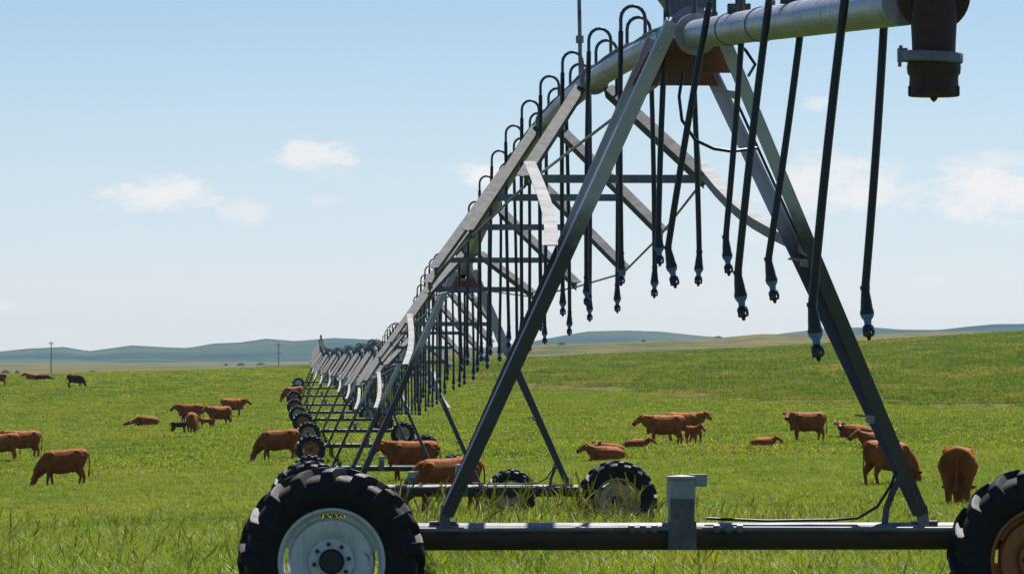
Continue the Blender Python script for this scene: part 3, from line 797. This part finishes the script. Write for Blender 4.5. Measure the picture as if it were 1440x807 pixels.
def E(x, y, z, rx, ry=None, rz=None): return (x, y, z, rx, ry or rx, rz or rx)
def legs_standing(step=0.0):
    out_ = []
    for s in (-1, 1):
        f = step * s
        out_.append([E(.47, s * .15, .92, .17, .10, .22), E(.49 + f * .2, s * .165, .68, .095, .085, .1), E(.51 + f * .6, s * .16, .42, .062, .058, .07), E(.50 + f, s * .16, .17, .045), E(.53 + f, s * .16, .05, .062, .055, .05)])
        g = -step * s
        out_.append([E(-.58, s * .15, 1.0, .24, .14, .26), E(-.52 + g * .3, s * .185, .74, .17, .105, .17), E(-.66 + g * .7, s * .17, .50, .08, .062, .09), E(-.68 + g * .8, s * .165, .40, .058), E(-.62 + g, s * .165, .16, .045), E(-.58 + g, s * .165, .05, .062, .055, .05)])
    return out_
BARREL = [E(-.78, 0, 1.14, .10, .20, .20), E(-.66, 0, 1.09, .18, .27, .28), E(-.48, 0, 1.05, .24, .31, .325), E(-.15, 0, .955, .26, .36, .405), E(.18, 0, .945, .26, .35, .415), E(.46, 0, .975, .24, .285, .395), E(.68, 0, .95, .17, .20, .31)]
MUSC = [[E(.44, s_ * .22, 1.02, .17, .085, .24)] for s_ in (-1, 1)] + [[E(-.62, s_ * .20, 1.0, .19, .12, .24)] for s_ in (-1, 1)] + [[E(.74, 0, .70, .09, .05, .14)]]
HIPS = MUSC + [[E(-.50, s_ * .20, 1.25, .10, .07, .07)] for s_ in (-1, 1)] + [[E(-.78, s_ * .09, 1.22, .07, .06, .07)] for s_ in (-1, 1)] + [[E(.40, 0, 1.30, .20, .07, .08)]]
BARREL_G = [(x_, y_, z_ - .05 * (x_ + .5), a_, b_, c_) for x_, y_, z_, a_, b_, c_ in BARREL]
def head(px, pz, dx, dz, y=0.0, dy=0.0):
    """poll at (px,pz); muzzle direction (dx,dz), about 0.46 m long"""
    n = math.sqrt(dx * dx + dz * dz + dy * dy); dx, dz, dy = dx / n, dz / n, dy / n
    P = lambda e, r, ry, rz: E(px + dx * e, y + dy * e, pz + dz * e, r, ry, rz)
    return [P(-.02, .125, .125, .14), P(.12, .13, .12, .135), P(.27, .112, .098, .11), P(.36, .105, .095, .098), P(.42, .095, .09, .088)]
POSE = {}
def make_pose(name, body, poll, mdir, tail, voxel=0.027, ears_drop=0.0, poll_y=0.0, mdy=0.0):
    me = {c_: blob_mesh('body', body, voxel, M[c_]) for c_ in ('coat',)}
    me['coat_dark'] = me['coat'].copy(); me['coat_dark'].materials[0] = M['coat_dark']
    ears = []; eyes = []
    dx, dz = mdir; n = math.sqrt(dx * dx + dz * dz + mdy * mdy); dx, dz, dyy = dx / n, dz / n, mdy / n
    side_v = Vector((-dyy, dx, 0)) if abs(dx) + abs(dyy) > 0.2 else Vector((0, 1, 0))
    side_v.normalize()
    for s in (-1, 1):
        p = Vector((poll[0], poll_y, poll[1])) + side_v * (s * 0.115); q = p + side_v * (s * 0.19) + Vector((-dx * .03, 0, -0.03 - dz * 0.05))
        b = MB(); b.tube([p, p.lerp(q, .35), p.lerp(q, .7), q], [.022, .058, .05, .012], 8)
        ears.append(b)
        e = Vector((poll[0], poll_y, poll[1])) + Vector((dx, dyy, dz)) * 0.15 + side_v * (s * 0.112) + Vector((dz * -0.02, 0, dx * 0.03))
        b = MB(); b.tube([e - side_v * s * .012, e + side_v * s * .008, e + side_v * s * 0.016], [.024, .022, .008], 8); eyes.append(b)
    mz = Vector((poll[0], poll_y, poll[1])) + Vector((dx, dyy, dz)) * 0.44
    b = MB(); b.tube([mz - Vector((dx, dyy, dz)) * .01, mz + Vector((dx, dyy, dz)) * .06, mz + Vector((dx, dyy, dz)) * .082], [.094, .082, .04], 12); muz = b
    b = MB(); b.tube(tail, [.032, .024, .018, .018, .036, .008][:len(tail)], 8); tl = b
    POSE[name] = dict(body=me, ears={c_: [e.mesh('ear', M[c_], True) for e in ears] for c_ in ('coat', 'coat_dark')}, eyes=[e.mesh('eye', M['eye'], True) for e in eyes],
                      muzzle=muz.mesh('muzzle', M['horny'], True), tail={c_: tl.mesh('tail', M[c_], True) for c_ in ('coat', 'coat_dark')})
TAIL_S = [(-.83, 0, 1.24), (-.91, 0, 1.12), (-.93, .01, .92), (-.92, .02, .70), (-.91, .02, .52), (-.91, .02, .40)]
UDDER = [[E(-.36, 0, .66, .15, .13, .10)]]
make_pose('graze', [BARREL_G, [E(.58, 0, .96, .23, .20, .32), E(.78, 0, .78, .21, .16, .29), E(.95, 0, .58, .17, .13, .21)], head(1.0, .48, .40, -.9)] + HIPS[:9] + legs_standing(.09) + UDDER, (1.0, .48), (.40, -.9), TAIL_S)
make_pose('stand', HIPS + [BARREL, [E(.60, 0, 1.05, .22, .19, .31), E(.82, 0, 1.10, .19, .16, .27), E(.96, 0, 1.18, .155, .13, .20)], head(1.03, 1.25, .8, -.6)] + legs_standing(.06) + UDDER, (1.03, 1.25), (.8, -.6), TAIL_S)
make_pose('look', HIPS + [BARREL, [E(.60, 0, 1.05, .22, .19, .31), E(.80, .05, 1.12, .19, .16, .27), E(.90, .13, 1.22, .155, .13, .20)], head(.95, 1.30, .5, -.45, .16, .75)] + legs_standing(.05) + UDDER, (.95, 1.30), (.5, -.45), TAIL_S, poll_y=.16, mdy=.75)
LYB = [E(-.68, 0, .38, .20, .26, .26), E(-.45, 0, .40, .26, .36, .33), E(-.1, 0, .40, .28, .42, .36), E(.2, 0, .41, .26, .37, .36), E(.48, 0, .42, .22, .27, .34), E(.64, 0, .40, .15, .18, .26)]
LYL = [[E(.5, -.2, .24, .14, .1, .14), E(.74, -.2, .12, .075), E(.52, -.24, .06, .055)], [E(.5, .2, .24, .14, .1, .14), E(.80, .18, .13, .07), E(.98, .16, .06, .055)],
       [E(-.45, -.3, .28, .24, .12, .2), E(-.12, -.42, .13, .11), E(-.42, -.5, .07, .055), E(-.2, -.54, .05, .05)], [E(-.45, .28, .24, .2, .12, .2), E(-.2, .4, .1, .09)]]
TAIL_L = [(-.86, 0, .50), (-.95, .02, .36), (-.97, .08, .2), (-.95, .2, .09), (-.9, .32, .06), (-.86, .4, .05)]
make_pose('lie', [LYB, [E(.58, 0, .50, .2, .18, .28), E(.76, 0, .58, .17, .14, .23), E(.88, 0, .68, .14, .12, .17)], head(.94, .75, .85, -.5)] + LYL, (.94, .75), (.85, -.5), TAIL_L)
make_pose('lie_back', [LYB, [E(.58, 0, .52, .18, .16, .24), E(.70, .1, .66, .15, .14, .19), E(.72, .22, .74, .13, .12, .15)], head(.70, .80, -.3, -.35, .27, .85)] + LYL, (.70, .80), (-.3, -.35), TAIL_L, poll_y=.27, mdy=.85)
make_pose('lie_flat', [LYB, [E(.62, 0, .45, .18, .16, .22), E(.88, .03, .40, .12, .11, .14), E(1.04, .04, .36, .11, .1, .12)], head(1.10, .34, .95, -.3, .04)] + LYL, (1.10, .34), (.95, -.3), TAIL_L, poll_y=.04)
CALFB = [E(-.66, 0, 1.04, .15, .17, .19), E(-.48, 0, 1.04, .2, .22, .23), E(-.12, 0, 1.0, .22, .235, .25), E(.2, 0, 1.0, .22, .235, .26), E(.46, 0, 1.02, .2, .2, .27), E(.62, 0, 1.03, .13, .15, .22)]
make_pose('calf', [CALFB, [E(.6, 0, 1.1, .15, .13, .2), E(.78, 0, 1.19, .14, .12, .18), E(.88, 0, 1.25, .13, .12, .16)], head(.94, 1.28, .8, -.6)] + legs_standing(.09), (.94, 1.28), (.8, -.6), TAIL_S)

def beast(kind, px, py, face, label, coat='coat', scale=1.0, wide=1.0, calf=False, group='red brown cattle in the pasture', dist=None, sink=0.10):
    """px,py: pixel of the ground under the middle of the animal; face: heading in degrees, 0 = to the right, 90 = away"""
    if dist is None: x, y, z = hit(px, py)
    else: y = dist; x = (px - CX) / F * y; z = hz(x, y)
    P = POSE[kind]
    o = inst('calf' if calf else 'cow', P['body'][coat], None, (x, y, z - sink * scale), (0, 0, math.radians(face)), (scale * .93, scale * wide, scale * 1.02))
    for e in P['ears'][coat]: inst('ear', e, o)
    for e in P['eyes']: inst('eye', e, o)
    inst('muzzle', P['muzzle'], o); inst('tail', P['tail'][coat], o)
    tag(o, label, 'calf' if calf else 'cow', 'calves in the pasture' if calf else group)
    print('BEAST %-9s d=%6.1f x=%6.1f z=%5.2f  back px=%4.0f  len px=%4.0f' % (kind, y, x, z, 1.38 * scale * F / y, 2.2 * scale * F / y))
    return o

beast('graze', 90, 684, 182, 'red cow grazing alone at the left, head down to the left', scale=1.0)
beast('graze', 2, 650, 170, 'red cow cut off by the left edge of the picture')
beast('stand', 33, 645, 200, 'red cow partly hidden behind the cow at the left edge')
beast('lie_flat', 206, 599, 180, 'cow lying flat on the grass left of the grazing group')
beast('graze', 271, 611, 282, 'cow grazing head on towards the camera between two calves', scale=0.98)
beast('stand', 268, 596, 172, 'red cow standing behind the cow that grazes head on')
beast('calf', 252, 611, 10, 'dark calf standing left of the cow that grazes head on', 'coat_dark', .62, calf=True)
beast('calf', 290, 603, 200, 'small red calf beside the cow that grazes head on', 'coat', .55, calf=True)
beast('stand', 309, 600, 215, 'red cow facing away left, right of the small red calf')
beast('stand', 327, 586, 8, 'dark red cow facing right, farthest of the left group')
beast('graze', 392, 649, 180, 'red cow grazing to the left just left of the wheel row', scale=1.0)
beast('graze', 106, 545, -6, 'dark cow grazing to the right near the left skyline', 'coat_dark')
beast('lie', 47, 534, 180, 'red cow lying on the left skyline', sink=.1)
beast('lie_flat', 60, 535, 0, 'dark cow lying right of the red one on the left skyline', 'coat_dark')
beast('stand', 86, 527, 0, 'red cow whose head just shows over the left skyline', dist=950)
beast('stand', -2, 543, 180, 'tiny red cow at the left edge near the skyline')
beast('graze', 412, 566, 200, 'bright red cow half hidden behind the far left wheels')
beast('stand', 580, 678, 182, 'dark red cow standing behind the third tower legs', dist=162, scale=1.02)
beast('graze', 628, 720, 186, 'red cow behind the second tower beam and the near left leg', dist=119, scale=1.03)
beast('lie', 853, 649, 176, 'cow lying above the wheel at the right of the second tower', scale=.85)
beast('lie_back', 858, 640, 150, 'red calf lying behind the cow above that wheel', scale=.7, calf=True)
beast('lie', 895, 631, 2, 'small calf curled in the grass left of the standing pair', scale=.62, calf=True)
beast('stand', 935, 627, 184, 'dark red cow standing broadside facing left in the right pasture', scale=1.03)
beast('look', 962, 621, -8, 'cow behind the broadside one, looking to the right', 'coat')
beast('calf', 976, 626, -60, 'calf standing at the rump of the broadside cow', scale=.7, calf=True)
beast('lie', 1073, 629, 6, 'calf lying alone in the grass between two standing cows', 'coat', .62, calf=True)
beast('look', 1135, 622, 196, 'red cow standing alone facing left, left of the right tower leg')
beast('lie_back', 1203, 618, 160, 'red cow lying with head turned back near the right tower leg')
beast('lie', 1236, 632, 200, 'cow lying partly hidden behind the right tower leg', scale=1.0)
beast('graze', 1250, 684, 32, 'red cow grazing to the right across the right tower leg', scale=1.0)
beast('graze', 1347, 712, 84, 'broad red cow seen from behind beside the right wheel', scale=1.05, wide=1.22)

# ------------------------------------------------------------------ utility poles and far shrubs
def utility_pole(px, top_y, dist, label):
    x = (px - CX) / F * dist; z0 = hz(x, dist); h = EYE + (HY - top_y) / F * dist - z0
    o = empty('utility_pole', (x, dist, z0)); tag(o, label, 'utility pole', 'utility poles on the plain')
    b = MB(); b.tube([(0, 0, -0.3), (0, 0, h)], [.17, .12], 10); b.build('pole', M['wood'], o, True)
    for zz, L in (((h - .6, 1.5),) if px < 200 else ((h - .6, 2.2), (h - 3.4, 1.8))):
        b = MB(); b.box((0, -0.2, zz), (L, .10, .12)); ca = b.build('crossarm', M['wood'], o)
        for q in (-1, -.4, .4, 1):
            b = MB(); b.lathe([(0, .08), (.07, .1), (.09, .2), (.05, .3), (0, .32)], (q * L * .46, -0.2, zz), (0, 0, 1), (1, 0, 0), 8); b.build('insulator', M['box_grey'], ca)
    return o
utility_pole(72, 480, 1450, 'utility pole on the plain beyond the left skyline')
utility_pole(392, 482, 1650, 'utility pole just left of the pivot tower')

LEAFM, t, out = new_mat('shrub_leaves'); pr = principled(t, out, t.mix(t.noise(objpos(t), 1.5, 3), (0.025, 0.04, 0.016, 1), (0.05, 0.07, 0.025, 1)), 0.7)
def shrub_meshes(seed, w, h):
    r = random.Random(seed); b = MB()
    for i in range(420):
        u, v = r.uniform(0, 6.283), r.random() ** .5; lob = 0.75 + .25 * math.sin(u * 3 + seed)
        p = Vector((math.cos(u) * v * w * .5 * lob, math.sin(u) * v * w * .4, h * (.2 + .8 * r.random() * (1 - v * v * .7))))
        s = r.uniform(.12, .3) * h * .5; a = Vector((r.gauss(0, 1), r.gauss(0, 1), r.gauss(0, 1))).normalized(); c_ = a.orthogonal().normalized(); d_ = a.cross(c_)
        b.add([p - c_ * s, p + d_ * s * .6, p + c_ * s, p - d_ * s * .6], [(0, 1, 2, 3)])
    t_ = MB(); t_.tube([(0, 0, -.1), (.05, 0, h * .3), (.1, .05, h * .6)], [.18, .12, .05], 7)
    return b.mesh('crown', LEAFM), t_.mesh('trunk', M['wood'], True)
SH = [shrub_meshes(i, w, h) for i, (w, h) in enumerate(((7, 2.6), (4.5, 2.2), (9, 2.4)))]
for i, (px, dist, sc, where) in enumerate(((8, 1650, .5, 'at the left edge'), (24, 1700, .45, 'just left of the first utility pole'), (130, 1900, .45, 'between the skyline cow and the far hills'), (338, 3600, 1.0, 'left of the second utility pole'),
                              (318, 3700, .8, 'on the plain under the long hill'), (366, 3300, .8, 'nearest the second utility pole'), (790, 2350, .6, 'below the round blue hill'), (905, 2450, .5, 'on the olive ridge'), (1010, 2500, .55, 'on the ridge above the broadside cow'))):
    x = (px - CX) / F * dist; o = empty('shrub', (x, dist, hz(x, dist)), (0, 0, i * 1.3)); o.scale = (sc, sc, sc)
    c_, tr = SH[i % 3]; inst('crown', c_, o); inst('trunk', tr, o); tag(o, 'low dark shrub ' + where, 'shrub', 'shrubs on the far plain')

# ------------------------------------------------------------------ grass
def grass_mat(name, cols, tint, streak=False):
    m, t, out = new_mat(name); oi = t.new('ShaderNodeObjectInfo'); geo = t.new('ShaderNodeNewGeometry'); P = geo.outputs['Position']
    col = t.ramp(oi.outputs['Random'], [(0.0, cols[0]), (0.45, cols[1]), (0.86, cols[2]), (1.0, cols[3])])
    if streak:
        mp = t.new('ShaderNodeMapping'); t.l.new(P, mp.inputs[0]); mp.inputs['Scale'].default_value = (0.5, 0.06, 1); P = mp.outputs[0]
    patch = t.smooth(t.noise(P, 0.10 if not streak else 0.35, 4, 0.6), 0.40 if not streak else 0.48, 0.68)
    col = t.mix(t.math('MULTIPLY', patch, 0.42), col, (*tint, 1))
    mp2 = t.new('ShaderNodeMapping'); t.l.new(geo.outputs['Position'], mp2.inputs[0]); mp2.inputs['Scale'].default_value = (1, 0.4, 1)
    pn = t.noise(mp2.outputs[0], 0.07, 5, 0.65); col = t.mix(t.math('MULTIPLY', t.smooth(pn, 0.54, 0.70), 0.65), col, (tint[0] * 1.25, tint[1] * .98, tint[2] * 1.6, 1))
    col = t.mix(t.math('MULTIPLY', t.smooth(pn, 0.46, 0.30), 0.45), col, (cols[0][0] * .72, cols[0][1] * .85, cols[0][2], 1))
    vm = t.new('ShaderNodeVectorMath', operation='MULTIPLY_ADD'); t.l.new(geo.outputs['Normal'], vm.inputs[0]); vm.inputs[1].default_value = (.55, .55, .55); vm.inputs[2].default_value = (0, 0, .75)
    nm = t.new('ShaderNodeVectorMath', operation='NORMALIZE'); t.l.new(vm.outputs[0], nm.inputs[0])     # blades bend through all angles: softer normals
    dif = t.new('ShaderNodeBsdfDiffuse'); t.l.new(col, dif.inputs[0]); t.l.new(nm.outputs[0], dif.inputs['Normal'])
    gl = t.new('ShaderNodeBsdfGlossy'); gl.inputs['Roughness'].default_value = 0.4; gl.inputs[0].default_value = (.9, 1, .8, 1)
    d = t.new('ShaderNodeMixShader'); d.inputs[0].default_value = 0.022; t.l.new(dif.outputs[0], d.inputs[1]); t.l.new(gl.outputs[0], d.inputs[2])
    tr = t.new('ShaderNodeBsdfTranslucent'); bright = t.mix(1.0, col, (1.95, 1.9, 0.5, 1), 'MULTIPLY'); t.l.new(bright, tr.inputs[0])
    mx = t.new('ShaderNodeMixShader'); mx.inputs[0].default_value = 0.5; t.l.new(d.outputs[0], mx.inputs[1]); t.l.new(tr.outputs[0], mx.inputs[2]); t.l.new(mx.outputs[0], out.inputs[0])
    return m
M['grass'] = grass_mat('meadow_grass', [(0.056, 0.094, 0.013), (0.081, 0.121, 0.016), (0.112, 0.146, 0.020), (0.19, 0.185, 0.055)], (0.128, 0.145, 0.020))
M['straw'] = grass_mat('grass_seed_heads', [(0.22, 0.24, 0.09), (0.28, 0.27, 0.12), (0.18, 0.22, 0.07), (0.36, 0.32, 0.17)], (0.24, 0.25, 0.09))
def clump(seed, nb, h, w, bw, lean, heads=0):
    r = random.Random(seed); b = MB()
    for i in range(nb):
        a = r.uniform(0, 6.283); rr = w * r.random() ** .6; p = Vector((math.cos(a) * rr, math.sin(a) * rr, -0.03))
        hh = h * r.uniform(.5, 1.05); la = r.uniform(0, 6.283); lv = Vector((math.cos(la), math.sin(la), 0)) * (hh * lean * r.uniform(.3, 1.3)); sd_ = Vector((-math.sin(la), math.cos(la), 0))
        ro = r.uniform(-.9, .9); sd_ = Vector((sd_.x * math.cos(ro) - sd_.y * math.sin(ro), sd_.x * math.sin(ro) + sd_.y * math.cos(ro), 0)); wd = bw * r.uniform(.6, 1.3)
        q1 = p + Vector((0, 0, hh * .55)) + lv * .25; q2 = p + Vector((0, 0, hh * .92)) + lv * .75; q3 = p + Vector((0, 0, hh * .95)) + lv * 1.25
        b.add([p - sd_ * wd * .5, p + sd_ * wd * .5, q1 + sd_ * wd * .5, q1 - sd_ * wd * .5, q2 + sd_ * wd * .32, q2 - sd_ * wd * .32, q3], [(0, 1, 2, 3), (3, 2, 4, 5), (5, 4, 6)], 0)
    for i in range(heads):
        a = r.uniform(0, 6.283); rr = w * r.random(); p = Vector((math.cos(a) * rr, math.sin(a) * rr, 0)); hh = h * r.uniform(1.25, 1.75); l_ = Vector((r.gauss(0, .07), r.gauss(0, .07), 0))
        b.tube([p, p + Vector((0, 0, hh * .6)) + l_ * .5, p + Vector((0, 0, hh)) + l_], [.0022, .0018, .0014], 3, False, 1)
        t0 = p + Vector((0, 0, hh * .80)) + l_ * .8; b.tube([t0, t0.lerp(p + Vector((0, 0, hh * 1.08)) + l_ * 1.4, .5), p + Vector((0, 0, hh * 1.08)) + l_ * 1.4], [.002, .0052, .0015], 4, False, 1)
    return b.mesh('clump', [M['grass'], M['straw']])
def proto(name, specs):
    c_ = bpy.data.collections.new(name)
    for i, sp in enumerate(specs): c_.objects.link(bpy.data.objects.new(name, clump(i + 11, *sp)))
    return c_
def scatter(name, label, X, Y, S, coll, nvar):
    X, Y, S = X, Y, S; Z = height(X, Y); n = len(X)
    me = bpy.data.meshes.new(name); me.vertices.add(n); me.vertices.foreach_set('co', np.stack([X, Y, Z], 1).astype(np.float32).ravel())
    at = me.attributes.new('rz', 'FLOAT_VECTOR', 'POINT'); rot = np.zeros((n, 3), np.float32); rot[:, 2] = rng.uniform(0, 6.283, n); rot[:, :2] = rng.normal(0, .06, (n, 2)); at.data.foreach_set('vector', rot.ravel())
    at = me.attributes.new('sc', 'FLOAT', 'POINT'); at.data.foreach_set('value', S.astype(np.float32))
    at = me.attributes.new('vi', 'INT', 'POINT'); at.data.foreach_set('value', rng.integers(0, nvar, n).astype(np.int32))
    o = link(bpy.data.objects.new(name, me)); tag(o, label, 'grass', kind='stuff')
    ng = bpy.data.node_groups.new(name, 'GeometryNodeTree')
    ng.interface.new_socket('Geometry', in_out='INPUT', socket_type='NodeSocketGeometry'); ng.interface.new_socket('Geometry', in_out='OUTPUT', socket_type='NodeSocketGeometry')
    N = ng.nodes; L = ng.links; gi = N.new('NodeGroupInput'); go = N.new('NodeGroupOutput'); m2p = N.new('GeometryNodeMeshToPoints')
    iop = N.new('GeometryNodeInstanceOnPoints'); ci = N.new('GeometryNodeCollectionInfo'); ci.inputs[0].default_value = coll; ci.inputs[1].default_value = True; ci.inputs[2].default_value = True
    def na(nm, ty): x = N.new('GeometryNodeInputNamedAttribute'); x.data_type = ty; x.inputs[0].default_value = nm; return x.outputs[0]
    L.new(gi.outputs[0], m2p.inputs[0]); L.new(m2p.outputs[0], iop.inputs['Points']); L.new(ci.outputs[0], iop.inputs['Instance'])
    iop.inputs['Pick Instance'].default_value = True; L.new(na('vi', 'INT'), iop.inputs['Instance Index']); L.new(na('rz', 'FLOAT_VECTOR'), iop.inputs['Rotation']); L.new(na('sc', 'FLOAT'), iop.inputs['Scale'])
    L.new(iop.outputs[0], go.inputs[0])
    md = o.modifiers.new('scatter', 'NODES'); md.node_group = ng
    return o
def polar(r0, r1, dens, half=0.15):
    n = int(dens * half * (r1 * r1 - r0 * r0)); R = np.sqrt(rng.uniform(r0 * r0, r1 * r1, n)); A = rng.uniform(-half, half, n)
    return np.sin(A) * R, np.cos(A) * R
def clumpy(X, Y, sc):
    return np.array([mnoise.noise(Vector((x * sc, y * sc, 0.3))) for x, y in zip(X, Y)])
PT = proto('tall_clump', [(60, .20, .38, .0065, 1.3, 0), (56, .24, .40, .0065, 1.4, 0), (60, .18, .42, .007, 1.3, 0), (56, .22, .40, .007, 1.5, 0), (56, .17, .42, .0075, 1.6, 0), (48, .24, .36, .006, 1.2, 2)])
PS = proto('short_clump', [(56, .15, .32, .0105, 1.1, 0), (52, .18, .34, .011, 1.2, 0), (58, .12, .36, .011, 1.3, 0), (52, .16, .34, .0105, 1.2, 0)])
PF = proto('far_clump', [(60, .15, .60, .026, 1.0, 0), (56, .18, .65, .028, 1.1, 0), (60, .13, .7, .028, 1.2, 0)])
X, Y = polar(26, 120, 6); nn = clumpy(X, Y, .45); R = np.hypot(X, Y)
keep = rng.random(len(X)) > sstep(48, 120, R); X, Y, nn, R = X[keep], Y[keep], nn[keep], R[keep]
S = (0.95 + .4 * nn + rng.normal(0, .16, len(X))) * interp(R, [26, 30, 42, 58, 72, 86, 120], [.8, .85, 1.05, 1.05, 1.0, .9, .7])
S = S * (1 + .6 * np.exp(-((X - .3) / 2.2) ** 2 - ((Y - 62) / 8) ** 2)); S = np.clip(S, .3, 1.7)
n_ = 560; X = np.append(X, rng.uniform(-1.9, 1.7, n_)); Y = np.append(Y, rng.uniform(56, 69.5, n_)); S = np.append(S, rng.uniform(1.4, 2.3, n_))
scatter('tall_grass', 'tall bright green grass with seed heads round the near wheels', X, Y, S, PT, 6)
X, Y = polar(26, 190, 8.5); nn = clumpy(X, Y, .22); S = np.clip(.95 + .5 * nn + rng.normal(0, .15, len(X)), .4, 1.7)
scatter('grazed_grass', 'short grazed grass under the cattle and the far towers', X, Y, S, PS, 4)
X, Y = polar(186, 440, 1.9, .14); X2, Y2 = polar(440, 720, .55, .135); X3, Y3 = polar(720, 1040, .36, .13); X, Y = np.concatenate([X, X2, X3]), np.concatenate([Y, Y2, Y3])
cr_, hd_, dr_ = cover(X, Y); nn = clumpy(X, Y, .12); R = np.hypot(X, Y)
S = np.clip(.95 + .5 * nn + rng.normal(0, .15, len(X)), .4, 1.7) * interp(R, [400, 520, 720, 800], [1, 1.4, 1.4, 1.6])
u = rng.random(len(X)); he = hd_ * np.clip(.85 + 1.3 * nn, .2, 1.3); pas = (u > cr_) & (rng.random(len(X)) > he * 1.1); crp = (u <= cr_) & (rng.random(len(X)) > he)
scatter('far_grass', 'fine green grass of the far pasture', X[pas], Y[pas], S[pas], PF, 3)
M['grass'] = grass_mat('field_crop', [(0.046, 0.080, 0.015), (0.062, 0.098, 0.019), (0.082, 0.114, 0.024), (0.125, 0.135, 0.042)], (0.190, 0.165, 0.065), True)
PC = proto('crop_clump', [(60, .26, .60, .030, .7, 0), (56, .30, .65, .032, .8, 0), (60, .22, .7, .030, .9, 0)])
scatter('field_crop', 'dull olive crop rising to the right skyline', X[crp], Y[crp], S[crp], PC, 3)

# ------------------------------------------------------------------ haze
m = bpy.data.materials.new('summer_haze'); m.use_nodes = True; m.node_tree.nodes.clear(); t = NT(m.node_tree)
o_ = t.new('ShaderNodeOutputMaterial'); pv = t.new('ShaderNodeVolumePrincipled')
pv.inputs['Color'].default_value = (0.50, 0.80, 1.0, 1); pv.inputs['Density'].default_value = 3.5e-5; pv.inputs['Anisotropy'].default_value = 0.0
t.l.new(pv.outputs[0], o_.inputs['Volume'])
b = MB(); b.box((0, 0, 40), (25400, 25400, 120)); hzo = b.build('haze', m); tag(hzo, 'thin blue summer haze over the plain', 'haze', kind='stuff')
